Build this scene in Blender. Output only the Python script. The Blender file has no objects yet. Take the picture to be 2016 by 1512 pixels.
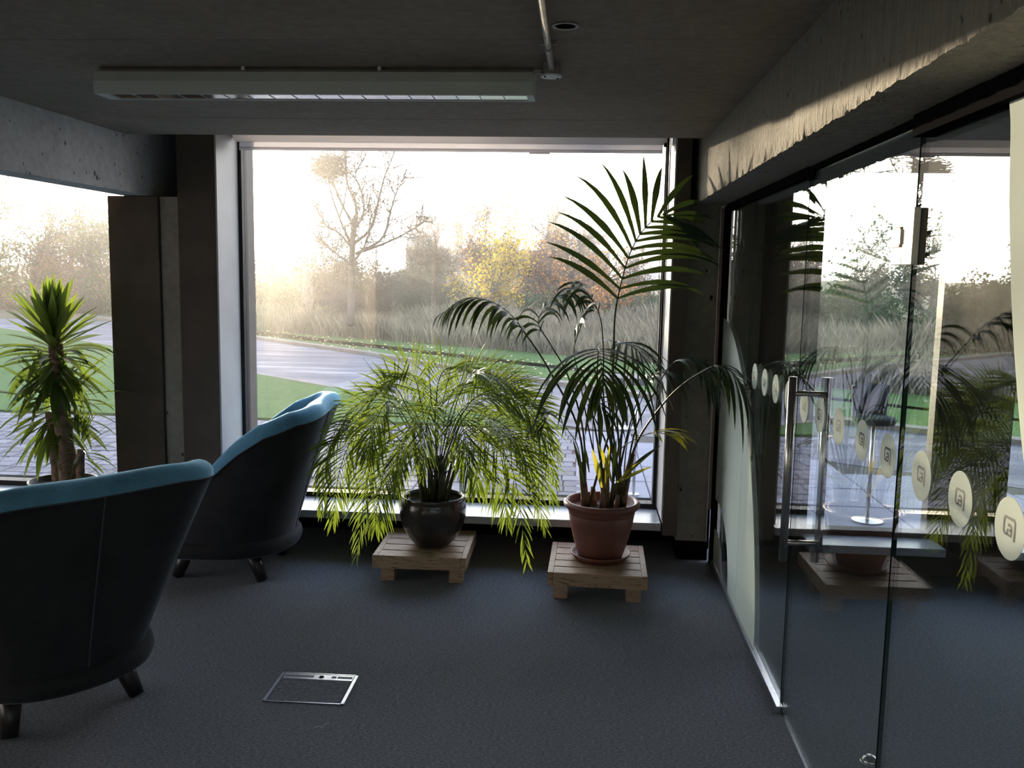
import bpy, math, random
import numpy as np
from mathutils import Vector as V, Matrix, noise
S = bpy.context.scene
COL = S.collection
R = math.radians

# ---------------------------------------------------------------- camera
CR = V((0.99695379, 0.07584121, 0.01820028)).normalized()
CU = V((-0.02739547, 0.12202643, 0.9921487)).normalized()
CF = V((-0.07302484, 0.98962501, -0.12373242)).normalized()
CP = V((0, 0, 1.7))
FPX = 1772.845
cd = bpy.data.cameras.new('camera')
cam = bpy.data.objects.new('camera', cd)
COL.objects.link(cam)
cd.sensor_width = 36.0
cd.lens = FPX / 2016 * 36
cd.clip_start = 0.05
cd.clip_end = 600
cam.matrix_world = Matrix(((CR.x, CU.x, -CF.x, CP.x), (CR.y, CU.y, -CF.y, CP.y), (CR.z, CU.z, -CF.z, CP.z), (0, 0, 0, 1)))
S.camera = cam

def ray(x, y):
    return CF * FPX + CR * (x - 1008) - CU * (y - 756)
def atY(x, y, d):
    """point of the place seen in the photograph at pixel x, y that stands d metres in front of the camera wall"""
    r = ray(x, y)
    return CP + r * (d / r.y)
def atZ(x, y, z=0.0):
    r = ray(x, y)
    return CP + r * ((z - CP.z) / r.z)

# ---------------------------------------------------------------- sky, sun, exposure
SUN = V((-0.3580, 0.9310, 0.0745)).normalized()
SUN_E = 12.0
SKY = dict(hor=(1.0, 0.96, 0.92), zen=(0.50, 0.66, 1.0), hs=3.3, zs=2.4, a1=30.0, w1=3.2, a2=6.0, w2=13.0)
S.view_settings.view_transform = 'Standard'
S.view_settings.look = 'None'
S.view_settings.gamma = 1.0
S.view_settings.use_curve_mapping = False
S.view_settings.exposure = 0.5
S.cycles.max_bounces = 10
S.cycles.diffuse_bounces = 5
S.cycles.glossy_bounces = 6
S.cycles.transmission_bounces = 8
S.cycles.transparent_max_bounces = 24
S.cycles.volume_bounces = 0
S.cycles.sample_clamp_indirect = 6.0
S.cycles.use_denoising = True
S.cycles.caustics_reflective = False
S.cycles.caustics_refractive = False

w = bpy.data.worlds.new('sky')
S.world = w
w.use_nodes = True
nt = w.node_tree
N, Lk = nt.nodes, nt.links
N.clear()
def wn(t, **k):
    n = N.new(t)
    for a, b in k.items():
        setattr(n, a, b)
    return n
tc = wn('ShaderNodeTexCoord')
dt = wn('ShaderNodeVectorMath', operation='DOT_PRODUCT')
Lk.new(tc.outputs['Generated'], dt.inputs[0])
dt.inputs[1].default_value = SUN
ac = wn('ShaderNodeMath', operation='ARCCOSINE', use_clamp=False)
Lk.new(dt.outputs['Value'], ac.inputs[0])
def lobe(amp, wd):
    m = wn('ShaderNodeMath', operation='MULTIPLY'); m.inputs[1].default_value = -1.0 / R(wd)
    Lk.new(ac.outputs[0], m.inputs[0])
    e = wn('ShaderNodeMath', operation='EXPONENT'); Lk.new(m.outputs[0], e.inputs[0])
    a = wn('ShaderNodeMath', operation='MULTIPLY'); a.inputs[1].default_value = amp
    Lk.new(e.outputs[0], a.inputs[0])
    return a
sx = wn('ShaderNodeSeparateXYZ'); Lk.new(tc.outputs['Generated'], sx.inputs[0])
rmp = wn('ShaderNodeMapRange'); rmp.interpolation_type = 'SMOOTHSTEP'
rmp.inputs['From Min'].default_value = 0.0; rmp.inputs['From Max'].default_value = 0.8
Lk.new(sx.outputs['Z'], rmp.inputs['Value'])
mx = wn('ShaderNodeMix', data_type='RGBA')
Lk.new(rmp.outputs[0], mx.inputs['Factor'])
mx.inputs['A'].default_value = tuple(c * SKY['hs'] for c in SKY['hor']) + (1,)
mx.inputs['B'].default_value = tuple(c * SKY['zs'] for c in SKY['zen']) + (1,)
b0 = wn('ShaderNodeBackground'); Lk.new(mx.outputs['Result'], b0.inputs['Color'])
b1 = wn('ShaderNodeBackground'); b1.inputs['Color'].default_value = (1.0, 0.86, 0.66, 1)
Lk.new(lobe(SKY['a1'], SKY['w1']).outputs[0], b1.inputs['Strength'])
b2 = wn('ShaderNodeBackground'); b2.inputs['Color'].default_value = (1.0, 0.93, 0.84, 1)
Lk.new(lobe(SKY['a2'], SKY['w2']).outputs[0], b2.inputs['Strength'])
s1 = wn('ShaderNodeAddShader'); Lk.new(b0.outputs[0], s1.inputs[0]); Lk.new(b1.outputs[0], s1.inputs[1])
s2 = wn('ShaderNodeAddShader'); Lk.new(s1.outputs[0], s2.inputs[0]); Lk.new(b2.outputs[0], s2.inputs[1])
wo = wn('ShaderNodeOutputWorld'); Lk.new(s2.outputs[0], wo.inputs[0])

sl = bpy.data.lights.new('sun', 'SUN')
sl.energy = SUN_E
sl.color = (1.0, 0.80, 0.56)
sl.angle = R(0.6)
so = bpy.data.objects.new('sun', sl)
COL.objects.link(so)
so.rotation_euler = SUN.to_track_quat('Z', 'Y').to_euler()
so.location = (-8, 20, 8)

# ---------------------------------------------------------------- helpers
class MB:
    def __init__(s):
        s.v = []; s.f = []; s.m = []
    def add(s, vs, fs, mi=0):
        o = len(s.v)
        s.v.extend(tuple(p) for p in vs)
        s.f.extend(tuple(o + i for i in f) for f in fs)
        s.m.extend([mi] * len(fs))
        return s
    def box(s, a, b, mi=0, mat=None):
        x0, y0, z0 = a; x1, y1, z1 = b
        vs = [(x0, y0, z0), (x1, y0, z0), (x1, y1, z0), (x0, y1, z0), (x0, y0, z1), (x1, y0, z1), (x1, y1, z1), (x0, y1, z1)]
        if mat is not None:
            vs = [mat @ V(p) for p in vs]
        return s.add(vs, [(3, 2, 1, 0), (4, 5, 6, 7), (0, 1, 5, 4), (1, 2, 6, 5), (2, 3, 7, 6), (3, 0, 4, 7)], mi)
    def tube(s, pts, rad, n=8, cap=True, mi=0, flat=1.0):
        pts = [V(p) for p in pts]
        if not hasattr(rad, '__len__'):
            rad = [rad] * len(pts)
        vs = []
        up = None
        for i, p in enumerate(pts):
            d = (pts[min(i + 1, len(pts) - 1)] - pts[max(i - 1, 0)])
            d = d.normalized() if d.length > 1e-9 else V((0, 0, 1))
            if up is None:
                up = V((0, 0, 1)) if abs(d.z) < 0.9 else V((1, 0, 0))
            a = d.cross(up)
            a = a.normalized() if a.length > 1e-6 else d.orthogonal().normalized()
            b = a.cross(d).normalized()
            up = b
            for k in range(n):
                t = 2 * math.pi * k / n
                vs.append(p + (a * math.cos(t) + b * math.sin(t) * flat) * rad[i])
        fs = []
        for i in range(len(pts) - 1):
            for k in range(n):
                k2 = (k + 1) % n
                fs.append((i * n + k, i * n + k2, (i + 1) * n + k2, (i + 1) * n + k))
        if cap:
            fs.append(tuple(range(n - 1, -1, -1)))
            fs.append(tuple((len(pts) - 1) * n + k for k in range(n)))
        return s.add(vs, fs, mi)
    def lathe(s, prof, c=(0, 0, 0), n=40, mi=0):
        vs = []; fs = []
        for r, z in prof:
            for k in range(n):
                t = 2 * math.pi * k / n
                vs.append((c[0] + r * math.cos(t), c[1] + r * math.sin(t), c[2] + z))
        for i in range(len(prof) - 1):
            for k in range(n):
                k2 = (k + 1) % n
                fs.append((i * n + k, i * n + k2, (i + 1) * n + k2, (i + 1) * n + k))
        return s.add(vs, fs, mi)
    def build(s, name, mats, parent=None, smooth=False, bevel=0.0, **props):
        me = bpy.data.meshes.new(name)
        me.from_pydata(s.v, [], s.f)
        if not isinstance(mats, (list, tuple)):
            mats = [mats]
        for m in mats:
            me.materials.append(m)
        if len(mats) > 1:
            me.polygons.foreach_set('material_index', s.m)
        if smooth:
            me.polygons.foreach_set('use_smooth', [True] * len(me.polygons))
        o = bpy.data.objects.new(name, me)
        COL.objects.link(o)
        if parent is not None:
            o.parent = parent
        if bevel:
            b = o.modifiers.new('bevel', 'BEVEL'); b.width = bevel; b.segments = 2; b.limit_method = 'ANGLE'
        if smooth and smooth != 'all':
            pass
        tag(o, **props)
        return o
def tag(o, label=None, cat=None, group=None, kind=None):
    if label: o['label'] = label
    if cat: o['category'] = cat
    if group: o['group'] = group
    if kind: o['kind'] = kind
    return o
def empty(name, loc=(0, 0, 0), rz=0.0, **k):
    o = bpy.data.objects.new(name, None)
    COL.objects.link(o)
    o.empty_display_size = 0.05
    o.location = loc
    o.rotation_euler = (0, 0, rz)
    return tag(o, **k)
def sub(o, lv=2):
    m = o.modifiers.new('sub', 'SUBSURF'); m.levels = lv; m.render_levels = lv
    return o
def copy_tree(o, parent=None):
    c = o.copy(); COL.objects.link(c); c.parent = parent
    for ch in list(o.children):
        copy_tree(ch, c)
    return c
def spline(pts, n):
    """Catmull-Rom through pts"""
    pts = [V(p) for p in pts]
    P = [pts[0] * 2 - pts[1]] + pts + [pts[-1] * 2 - pts[-2]]
    out = []
    m = len(pts) - 1
    for i in range(n + 1):
        t = i / n * m
        k = min(int(t), m - 1); u = t - k
        a, b, c, d = P[k:k + 4]
        out.append(0.5 * ((2 * b) + (c - a) * u + (2 * a - 5 * b + 4 * c - d) * u * u + (3 * b - a - 3 * c + d) * u ** 3))
    return out

# ---------------------------------------------------------------- materials
def newmat(name):
    m = bpy.data.materials.new(name); m.use_nodes = True
    t = m.node_tree; t.nodes.clear()
    out = t.nodes.new('ShaderNodeOutputMaterial')
    return m, t, out
def nd(t, ty, **k):
    n = t.nodes.new(ty)
    for a, b in k.items():
        if a.startswith('i_'):
            n.inputs[a[2:].replace('_', ' ')].default_value = b
        else:
            setattr(n, a, b)
    return n
def principled(t, col=(0.5, 0.5, 0.5), rough=0.5, metal=0.0, spec=0.5):
    p = t.nodes.new('ShaderNodeBsdfPrincipled')
    p.inputs['Base Color'].default_value = tuple(col) + (1,)
    p.inputs['Roughness'].default_value = rough
    p.inputs['Metallic'].default_value = metal
    p.inputs['Specular IOR Level'].default_value = spec
    return p
def coord(t, kind='Object', scale=(1, 1, 1)):
    tcn = t.nodes.new('ShaderNodeTexCoord')
    mp = t.nodes.new('ShaderNodeMapping')
    mp.inputs['Scale'].default_value = scale
    t.links.new(tcn.outputs[kind], mp.inputs['Vector'])
    return mp.outputs[0]
def tnoise(t, vec, scale, detail=4, rough=0.55):
    n = t.nodes.new('ShaderNodeTexNoise')
    n.inputs['Scale'].default_value = scale; n.inputs['Detail'].default_value = detail; n.inputs['Roughness'].default_value = rough
    t.links.new(vec, n.inputs['Vector'])
    return n.outputs['Fac']
def ramp(t, fac, stops):
    r = t.nodes.new('ShaderNodeValToRGB')
    el = r.color_ramp.elements
    while len(el) < len(stops):
        el.new(0.5)
    for e, (p, c) in zip(el, stops):
        e.position = p
        e.color = tuple(c) + (1,) if hasattr(c, '__len__') else (c, c, c, 1)
    t.links.new(fac, r.inputs[0])
    return r.outputs[0]
def bump(t, h, strength=0.5, dist=0.01, prev=None):
    b = t.nodes.new('ShaderNodeBump')
    b.inputs['Strength'].default_value = strength; b.inputs['Distance'].default_value = dist
    t.links.new(h, b.inputs['Height'])
    if prev is not None:
        t.links.new(prev, b.inputs['Normal'])
    return b.outputs[0]
def mixc(t, fac, a, b, mode='MIX'):
    m = t.nodes.new('ShaderNodeMix'); m.data_type = 'RGBA'; m.blend_type = mode
    if isinstance(fac, (int, float)): m.inputs['Factor'].default_value = fac
    else: t.links.new(fac, m.inputs['Factor'])
    for k, v in (('A', a), ('B', b)):
        if isinstance(v, (tuple, list)): m.inputs[k].default_value = tuple(v) + (1,)
        else: t.links.new(v, m.inputs[k])
    return m.outputs['Result']
def simple(name, col, rough=0.5, metal=0.0, spec=0.5, nscale=None, var=0.15, bmp=0.0, bscale=80, bdist=0.002, kind='Object'):
    m, t, out = newmat(name)
    p = principled(t, col, rough, metal, spec)
    if nscale:
        v = coord(t, kind)
        f = tnoise(t, v, nscale)
        c = ramp(t, f, [(0.3, tuple(x * (1 - var) for x in col)), (0.7, tuple(min(1, x * (1 + var)) for x in col))])
        t.links.new(c, p.inputs['Base Color'])
    if bmp:
        v = coord(t, kind)
        t.links.new(bump(t, tnoise(t, v, bscale), bmp, bdist), p.inputs['Normal'])
    t.links.new(p.outputs[0], out.inputs[0])
    return m
def leafmat(name, top, trans, tf=0.45, rough=0.4, island=True, hue=0.25, spec=0.5):
    m, t, out = newmat(name)
    p = principled(t, top, rough, 0, spec)
    tr = t.nodes.new('ShaderNodeBsdfTranslucent')
    tr.inputs['Color'].default_value = tuple(trans) + (1,)
    if island:
        g = t.nodes.new('ShaderNodeNewGeometry')
        c = ramp(t, g.outputs['Random Per Island'], [(0, tuple(x * (1 - hue) for x in top)), (1, tuple(min(1, x * (1 + hue)) for x in top))])
        c2 = ramp(t, g.outputs['Random Per Island'], [(0, tuple(x * (1 - hue) for x in trans)), (1, tuple(min(1, x * (1 + hue)) for x in trans))])
        t.links.new(c, p.inputs['Base Color']); t.links.new(c2, tr.inputs['Color'])
    mx = t.nodes.new('ShaderNodeMixShader'); mx.inputs[0].default_value = tf
    t.links.new(p.outputs[0], mx.inputs[1]); t.links.new(tr.outputs[0], mx.inputs[2])
    t.links.new(mx.outputs[0], out.inputs[0])
    return m
def glassmat(name, tint=(0.97, 0.985, 0.98), dust=0.0, boost=1.0, streak=False, veil=0.0):
    m, t, out = newmat(name)
    g = t.nodes.new('ShaderNodeNewGeometry')
    dp = nd(t, 'ShaderNodeVectorMath', operation='DOT_PRODUCT')
    t.links.new(g.outputs['Normal'], dp.inputs[0]); t.links.new(g.outputs['Incoming'], dp.inputs[1])
    ab = nd(t, 'ShaderNodeMath', operation='ABSOLUTE'); t.links.new(dp.outputs['Value'], ab.inputs[0])
    om = nd(t, 'ShaderNodeMath', operation='SUBTRACT', use_clamp=True); om.inputs[0].default_value = 1.0; t.links.new(ab.outputs[0], om.inputs[1])
    pw = nd(t, 'ShaderNodeMath', operation='POWER'); pw.inputs[1].default_value = 5.0; t.links.new(om.outputs[0], pw.inputs[0])
    sc = nd(t, 'ShaderNodeMath', operation='MULTIPLY_ADD', use_clamp=True); sc.inputs[1].default_value = 0.96 * boost; sc.inputs[2].default_value = 0.042 * boost
    t.links.new(pw.outputs[0], sc.inputs[0])
    tr = t.nodes.new('ShaderNodeBsdfTransparent'); tr.inputs[0].default_value = tuple(tint) + (1,)
    gl = t.nodes.new('ShaderNodeBsdfGlossy'); gl.inputs['Roughness'].default_value = 0.0; gl.inputs['Color'].default_value = (1, 1, 1, 1)
    mx = t.nodes.new('ShaderNodeMixShader')
    t.links.new(sc.outputs[0], mx.inputs[0]); t.links.new(tr.outputs[0], mx.inputs[1]); t.links.new(gl.outputs[0], mx.inputs[2])
    last = mx.outputs[0]
    if dust:
        v = coord(t, 'Object', (1, 1, 0.35) if streak else (1, 1, 1))
        f = tnoise(t, v, 260, 3, 0.7)
        f2 = tnoise(t, coord(t, 'Object', (1, 1, 0.3)), 2.5, 4, 0.6)
        c = ramp(t, f, [(0.52, 0.25), (0.72, 1.0)])
        c2 = ramp(t, f2, [(0.35, 0.35), (0.7, 1.0)])
        mu = nd(t, 'ShaderNodeMath', operation='MULTIPLY'); t.links.new(c, mu.inputs[0]); t.links.new(c2, mu.inputs[1])
        mu2 = nd(t, 'ShaderNodeMath', operation='MULTIPLY', use_clamp=True); t.links.new(mu.outputs[0], mu2.inputs[0]); mu2.inputs[1].default_value = dust
        tl = t.nodes.new('ShaderNodeBsdfTranslucent'); tl.inputs[0].default_value = (0.9, 0.88, 0.84, 1)
        m2 = t.nodes.new('ShaderNodeMixShader')
        t.links.new(mu2.outputs[0], m2.inputs[0]); t.links.new(last, m2.inputs[1]); t.links.new(tl.outputs[0], m2.inputs[2])
        last = m2.outputs[0]
    if veil:
        rf = t.nodes.new('ShaderNodeBsdfRefraction'); rf.inputs['IOR'].default_value = 1.2; rf.inputs['Roughness'].default_value = 0.85
        m3 = t.nodes.new('ShaderNodeMixShader'); m3.inputs[0].default_value = veil
        t.links.new(last, m3.inputs[1]); t.links.new(rf.outputs[0], m3.inputs[2])
        last = m3.outputs[0]
    t.links.new(last, out.inputs[0])
    return m
def concrete(name, col, pits=0.0, board=False, streak=False, bstr=0.4, rough=0.85, light=None):
    m, t, out = newmat(name)
    p = principled(t, col, rough, 0, 0.3)
    v = coord(t)
    lc = light or tuple(min(1, c * 1.35) for c in col)
    f = tnoise(t, v, 1.6, 6, 0.65)
    c = ramp(t, f, [(0.3, tuple(x * 0.72 for x in col)), (0.7, lc)])
    c = mixc(t, 0.5, c, ramp(t, tnoise(t, v, 22, 5, 0.7), [(0.25, tuple(x * 0.6 for x in col)), (0.75, lc)]))
    h = tnoise(t, v, 45, 6, 0.7)
    n = bump(t, h, bstr, 0.004)
    if streak:
        vs = coord(t, 'Object', (26, 26, 1.6))
        fs = tnoise(t, vs, 2.2, 5, 0.7)
        c = mixc(t, 0.45, c, ramp(t, fs, [(0.3, tuple(x * 0.55 for x in col)), (0.68, lc)]))
        n = bump(t, tnoise(t, coord(t, 'Object', (14, 14, 4)), 5, 5, 0.75), 0.9, 0.012, n)
    if pits:
        vp = coord(t, 'Object', (1, 1, 0.55))
        vo = t.nodes.new('ShaderNodeTexVoronoi'); vo.inputs['Scale'].default_value = pits; vo.inputs['Randomness'].default_value = 1.0
        t.links.new(vp, vo.inputs['Vector'])
        sz = tnoise(t, v, 9, 3)
        su = nd(t, 'ShaderNodeMath', operation='MULTIPLY_ADD'); t.links.new(sz, su.inputs[0]); su.inputs[1].default_value = -0.5; su.inputs[2].default_value = 0.22
        ad = nd(t, 'ShaderNodeMath', operation='ADD'); t.links.new(vo.outputs['Distance'], ad.inputs[0]); t.links.new(su.outputs[0], ad.inputs[1])
        pm = ramp(t, ad.outputs[0], [(0.03, 0.0), (0.09, 1.0)])
        c = mixc(t, pm, tuple(x * 0.16 for x in col), c)
        n = bump(t, pm, 0.9, 0.012, n)
    if board:
        vb = coord(t, 'Object', (0.25, 1, 1))
        wv = t.nodes.new('ShaderNodeTexWave'); wv.bands_direction = 'Y'; wv.inputs['Scale'].default_value = 1.4; wv.inputs['Distortion'].default_value = 0.6
        t.links.new(vb, wv.inputs['Vector'])
        c = mixc(t, 0.25, c, ramp(t, wv.outputs['Fac'], [(0.0, tuple(x * 0.6 for x in col)), (1.0, lc)]))
    t.links.new(c, p.inputs['Base Color']); t.links.new(n, p.inputs['Normal'])
    t.links.new(p.outputs[0], out.inputs[0])
    return m

def carpetmat():
    m, t, out = newmat('carpet_loop')
    p = principled(t, (0.05, 0.055, 0.07), 0.95, 0, 0.12)
    v = coord(t, 'Object', (1, 2.4, 1))
    f = tnoise(t, v, 72, 4, 0.85)
    f2 = tnoise(t, coord(t), 2.0, 4, 0.6)
    c = ramp(t, f, [(0.38, (0.018, 0.024, 0.042)), (0.5, (0.125, 0.145, 0.20)), (0.60, (0.44, 0.47, 0.54))])
    c = mixc(t, 0.25, c, ramp(t, f2, [(0.3, (0.11, 0.125, 0.165)), (0.7, (0.18, 0.195, 0.24))]))
    t.links.new(c, p.inputs['Base Color'])
    t.links.new(bump(t, f, 1.0, 0.010), p.inputs['Normal'])
    p.inputs['Sheen Weight'].default_value = 0.5
    p.inputs['Sheen Roughness'].default_value = 0.5
    t.links.new(p.outputs[0], out.inputs[0])
    return m
def woodmat(name, a, b, rough=0.55, sc=(1.2, 16, 16)):
    m, t, out = newmat(name)
    p = principled(t, a, rough, 0, 0.4)
    oi = t.nodes.new('ShaderNodeObjectInfo')
    v = coord(t, 'Object', sc)
    ad = nd(t, 'ShaderNodeVectorMath', operation='ADD'); t.links.new(v, ad.inputs[0])
    mu = nd(t, 'ShaderNodeVectorMath', operation='SCALE'); mu.inputs[0].default_value = (7, 31, 17); t.links.new(oi.outputs['Random'], mu.inputs['Scale'])
    t.links.new(mu.outputs[0], ad.inputs[1])
    wv = t.nodes.new('ShaderNodeTexNoise'); wv.inputs['Scale'].default_value = 1.6; wv.inputs['Detail'].default_value = 3; wv.inputs['Distortion'].default_value = 1.6
    t.links.new(ad.outputs[0], wv.inputs['Vector'])
    sn = nd(t, 'ShaderNodeMath', operation='MULTIPLY'); t.links.new(wv.outputs['Fac'], sn.inputs[0]); sn.inputs[1].default_value = 42
    si = nd(t, 'ShaderNodeMath', operation='SINE'); t.links.new(sn.outputs[0], si.inputs[0])
    c = ramp(t, si.outputs[0], [(0.0, a), (0.75, a), (1.0, b)])
    t.links.new(c, p.inputs['Base Color'])
    t.links.new(bump(t, si.outputs[0], 0.12, 0.001), p.inputs['Normal'])
    t.links.new(p.outputs[0], out.inputs[0])
    return m
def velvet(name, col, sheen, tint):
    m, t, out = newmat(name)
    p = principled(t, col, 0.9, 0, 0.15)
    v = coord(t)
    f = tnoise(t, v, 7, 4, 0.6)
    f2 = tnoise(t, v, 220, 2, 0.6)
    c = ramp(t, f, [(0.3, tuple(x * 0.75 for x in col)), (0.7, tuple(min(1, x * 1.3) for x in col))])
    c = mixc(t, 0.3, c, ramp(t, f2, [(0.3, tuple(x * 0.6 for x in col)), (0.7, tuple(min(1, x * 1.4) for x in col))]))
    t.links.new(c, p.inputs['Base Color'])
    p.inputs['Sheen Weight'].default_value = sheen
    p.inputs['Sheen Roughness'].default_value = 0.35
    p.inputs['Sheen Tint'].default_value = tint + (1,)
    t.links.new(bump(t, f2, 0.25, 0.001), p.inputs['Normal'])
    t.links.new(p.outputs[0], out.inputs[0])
    return m

M = {}
M['carpet'] = carpetmat()
M['ceiling'] = concrete('ceiling_concrete', (0.32, 0.265, 0.215), bstr=0.25)
M['beam'] = concrete('pitted_concrete', (0.34, 0.31, 0.27), pits=34, streak=True, bstr=0.6)
M['beam_left'] = concrete('smooth_pitted_concrete', (0.62, 0.61, 0.63), pits=24, bstr=0.3)
M['column'] = concrete('column_concrete', (0.36, 0.32, 0.27), pits=16, bstr=0.5)
M['wall'] = simple('dark_wall_paint', (0.10, 0.092, 0.085), 0.8, nscale=3, bmp=0.1)
M['casing'] = simple('dark_casing_board', (0.085, 0.062, 0.047), 0.55, nscale=5, var=0.25, bmp=0.15, bscale=60)
M['reveal'] = simple('painted_reveal', (0.50, 0.50, 0.52), 0.45, nscale=4, var=0.08)
M['sill'] = simple('grey_gloss_sill', (0.38, 0.40, 0.44), 0.28, nscale=6, var=0.1)
M['frame'] = simple('black_window_frame', (0.015, 0.014, 0.016), 0.5, spec=0.25)
def matt(name, col):
    m, t, out = newmat(name)
    d = t.nodes.new('ShaderNodeBsdfDiffuse'); d.inputs[0].default_value = tuple(col) + (1,)
    t.links.new(d.outputs[0], out.inputs[0])
    return m
M['blackmetal'] = matt('black_channel', (0.012, 0.012, 0.013))
M['alu'] = simple('brushed_aluminium', (0.62, 0.63, 0.68), 0.3, metal=1.0, nscale=40, var=0.1)
M['steel'] = simple('brushed_steel', (0.50, 0.48, 0.46), 0.26, metal=1.0, nscale=60, var=0.12)
M['hinge'] = simple('satin_hinge_steel', (0.85, 0.78, 0.68), 0.45, metal=0.9)
M['glass_w'] = glassmat('window_glass', dust=0.04, streak=True, veil=0.002)
M['glass_l'] = glassmat('left_window_glass', dust=0.03, veil=0.002)
M['glass_p'] = glassmat('partition_glass', (0.93, 0.965, 0.955), dust=0.004, boost=1.05)
M['glass_edge'] = simple('green_glass_edge', (0.008, 0.03, 0.026), 0.15)
M['glass_out'] = glassmat('plain_glass')
M['blind'] = leafmat('white_blind_fabric', (0.78, 0.77, 0.80), (0.75, 0.74, 0.78), 0.5, 0.8, island=False)
M['lightmetal'] = simple('light_grey_enamel', (0.62, 0.65, 0.64), 0.45, nscale=3, var=0.06)
M['mirrorlouvre'] = simple('bright_louvre_aluminium', (0.95, 0.91, 0.90), 0.12, metal=1.0)
M['whiteplastic'] = simple('white_plastic', (0.75, 0.75, 0.78), 0.4)
M['conduit'] = simple('galvanised_conduit', (0.32, 0.31, 0.29), 0.5, metal=0.7, nscale=50, var=0.3)
M['wood'] = woodmat('pine_wood', (0.40, 0.275, 0.18), (0.19, 0.095, 0.045))
M['potblack'] = simple('black_glazed_ceramic', (0.035, 0.028, 0.026), 0.16, nscale=8, var=0.2)
M['potdark'] = simple('matt_black_pot', (0.02, 0.018, 0.018), 0.45)
M['terra'] = simple('terracotta_plastic', (0.17, 0.062, 0.046), 0.5, nscale=12, var=0.12, bmp=0.08, bscale=160)
M['soil'] = simple('dark_soil', (0.03, 0.022, 0.016), 0.95, bmp=0.9, bscale=70, bdist=0.01)
M['kentia'] = leafmat('kentia_leaf', (0.024, 0.05, 0.034), (0.07, 0.11, 0.012), 0.10, 0.5, spec=0.3)
M['kentiay'] = leafmat('yellowing_kentia_leaf', (0.13, 0.17, 0.03), (0.50, 0.45, 0.04), 0.45, 0.45)
M['areca'] = leafmat('areca_leaf', (0.034, 0.08, 0.024), (0.26, 0.36, 0.035), 0.32, 0.38)
M['yucca'] = leafmat('yucca_leaf', (0.03, 0.065, 0.024), (0.36, 0.50, 0.06), 0.28, 0.4)
M['stem'] = simple('green_brown_stem', (0.05, 0.055, 0.025), 0.5, nscale=20, var=0.4)
M['sheath'] = simple('brown_fibre_sheath', (0.20, 0.13, 0.09), 0.9, nscale=30, var=0.5, bmp=0.8, bscale=60, bdist=0.006)
M['yuccatrunk'] = simple('yucca_bark', (0.24, 0.16, 0.12), 0.9, nscale=25, var=0.45, bmp=0.9, bscale=35, bdist=0.01)
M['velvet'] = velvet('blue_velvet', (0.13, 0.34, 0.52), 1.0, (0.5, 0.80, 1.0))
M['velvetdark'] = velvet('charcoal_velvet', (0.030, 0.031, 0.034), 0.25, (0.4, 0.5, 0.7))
M['piping'] = simple('grey_piping', (0.06, 0.065, 0.08), 0.7)
M['legwood'] = simple('black_stained_wood', (0.018, 0.016, 0.016), 0.35)
M['film'] = None
def filmmat(name, col, tr=0.12):
    m, t, out = newmat(name)
    d = t.nodes.new('ShaderNodeBsdfDiffuse'); d.inputs[0].default_value = col + (1,)
    l = t.nodes.new('ShaderNodeBsdfTranslucent'); l.inputs[0].default_value = col + (1,)
    a = t.nodes.new('ShaderNodeMixShader'); a.inputs[0].default_value = 0.5
    t.links.new(d.outputs[0], a.inputs[1]); t.links.new(l.outputs[0], a.inputs[2])
    x = t.nodes.new('ShaderNodeBsdfTransparent')
    b = t.nodes.new('ShaderNodeMixShader'); b.inputs[0].default_value = tr
    t.links.new(a.outputs[0], b.inputs[1]); t.links.new(x.outputs[0], b.inputs[2])
    t.links.new(b.outputs[0], out.inputs[0])
    return m
M['film'] = filmmat('frosted_vinyl_film', (0.84, 0.90, 0.85), 0.05)
M['logo'] = simple('dark_logo_print', (0.02, 0.03, 0.035), 0.5)

# ================================================================ STRUCTURE
ZC = 2.406     # ceiling
YW = 5.485     # plane of the window glass
YF = 5.114     # front of the window casings
XP = 0.829     # glass partition
ZB = 2.0965    # underside of the beams

MB().box((-9, -6, -0.2), (7, 5.80, 0.0)).build('floor', M['carpet'], kind='structure', label='grey looped carpet across both rooms')
# ceiling slab with its down-turned edge; higher pocket by the windows
for a_, b_ in ((-6, 0.9), (0.905, 2.857), (2.862, 4.318), (4.323, 4.8665)):
    MB().box((-9, a_, ZC), (7, b_, ZC + 0.35)).build('ceiling', M['ceiling'], kind='structure', label='dark concrete ceiling slab', bevel=0.003)
MB().box((-9, 4.8665, 2.72), (7, 5.80, 2.85)).build('ceiling', M['ceiling'], kind='structure', label='raised concrete pocket above the windows')
mbw = MB()
for a, b in (((-9.2, -6, -0.1), (-9, 5.8, 0.3)), ((-9.2, -6, 2.3), (-9, 5.8, 2.9)), ((-9.2, 4.2, 0.3), (-9, 5.8, 2.3)), ((-9.2, -6, 0.3), (-9, -5, 2.3)), ((-9.2, -0.6, 0.3), (-9, -0.2, 2.3))):
    mbw.box(a, b)
mbw.build('wall_left', M['wall'], kind='structure')  # out of view; its openings are added to let in soft fill light
MB().box((7, -6, -0.1), (7.2, 5.8, 2.9)).build('wall_right', M['wall'], kind='structure')
mbw = MB()
for a, b in (((-9.2, -6.2, -0.1), (7.2, -6, 0.22)), ((-9.2, -6.2, 2.25), (7.2, -6, 2.9)), ((-9.2, -6.2, 0.22), (-3.9, -6, 2.25)), ((6.4, -6.2, 0.22), (7.2, -6, 2.25))):
    mbw.box(a, b)
mbw.build('wall_back', simple('pale_back_wall', (0.45, 0.40, 0.34), 0.8), kind='structure')
MB().box((-4.45, -5.98, 0.0), (-3.9, -5.55, ZC)).build('concrete_column', simple('beige_column', (0.55, 0.46, 0.36), 0.8), kind='structure', label='beige column at the back of the room')

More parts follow.
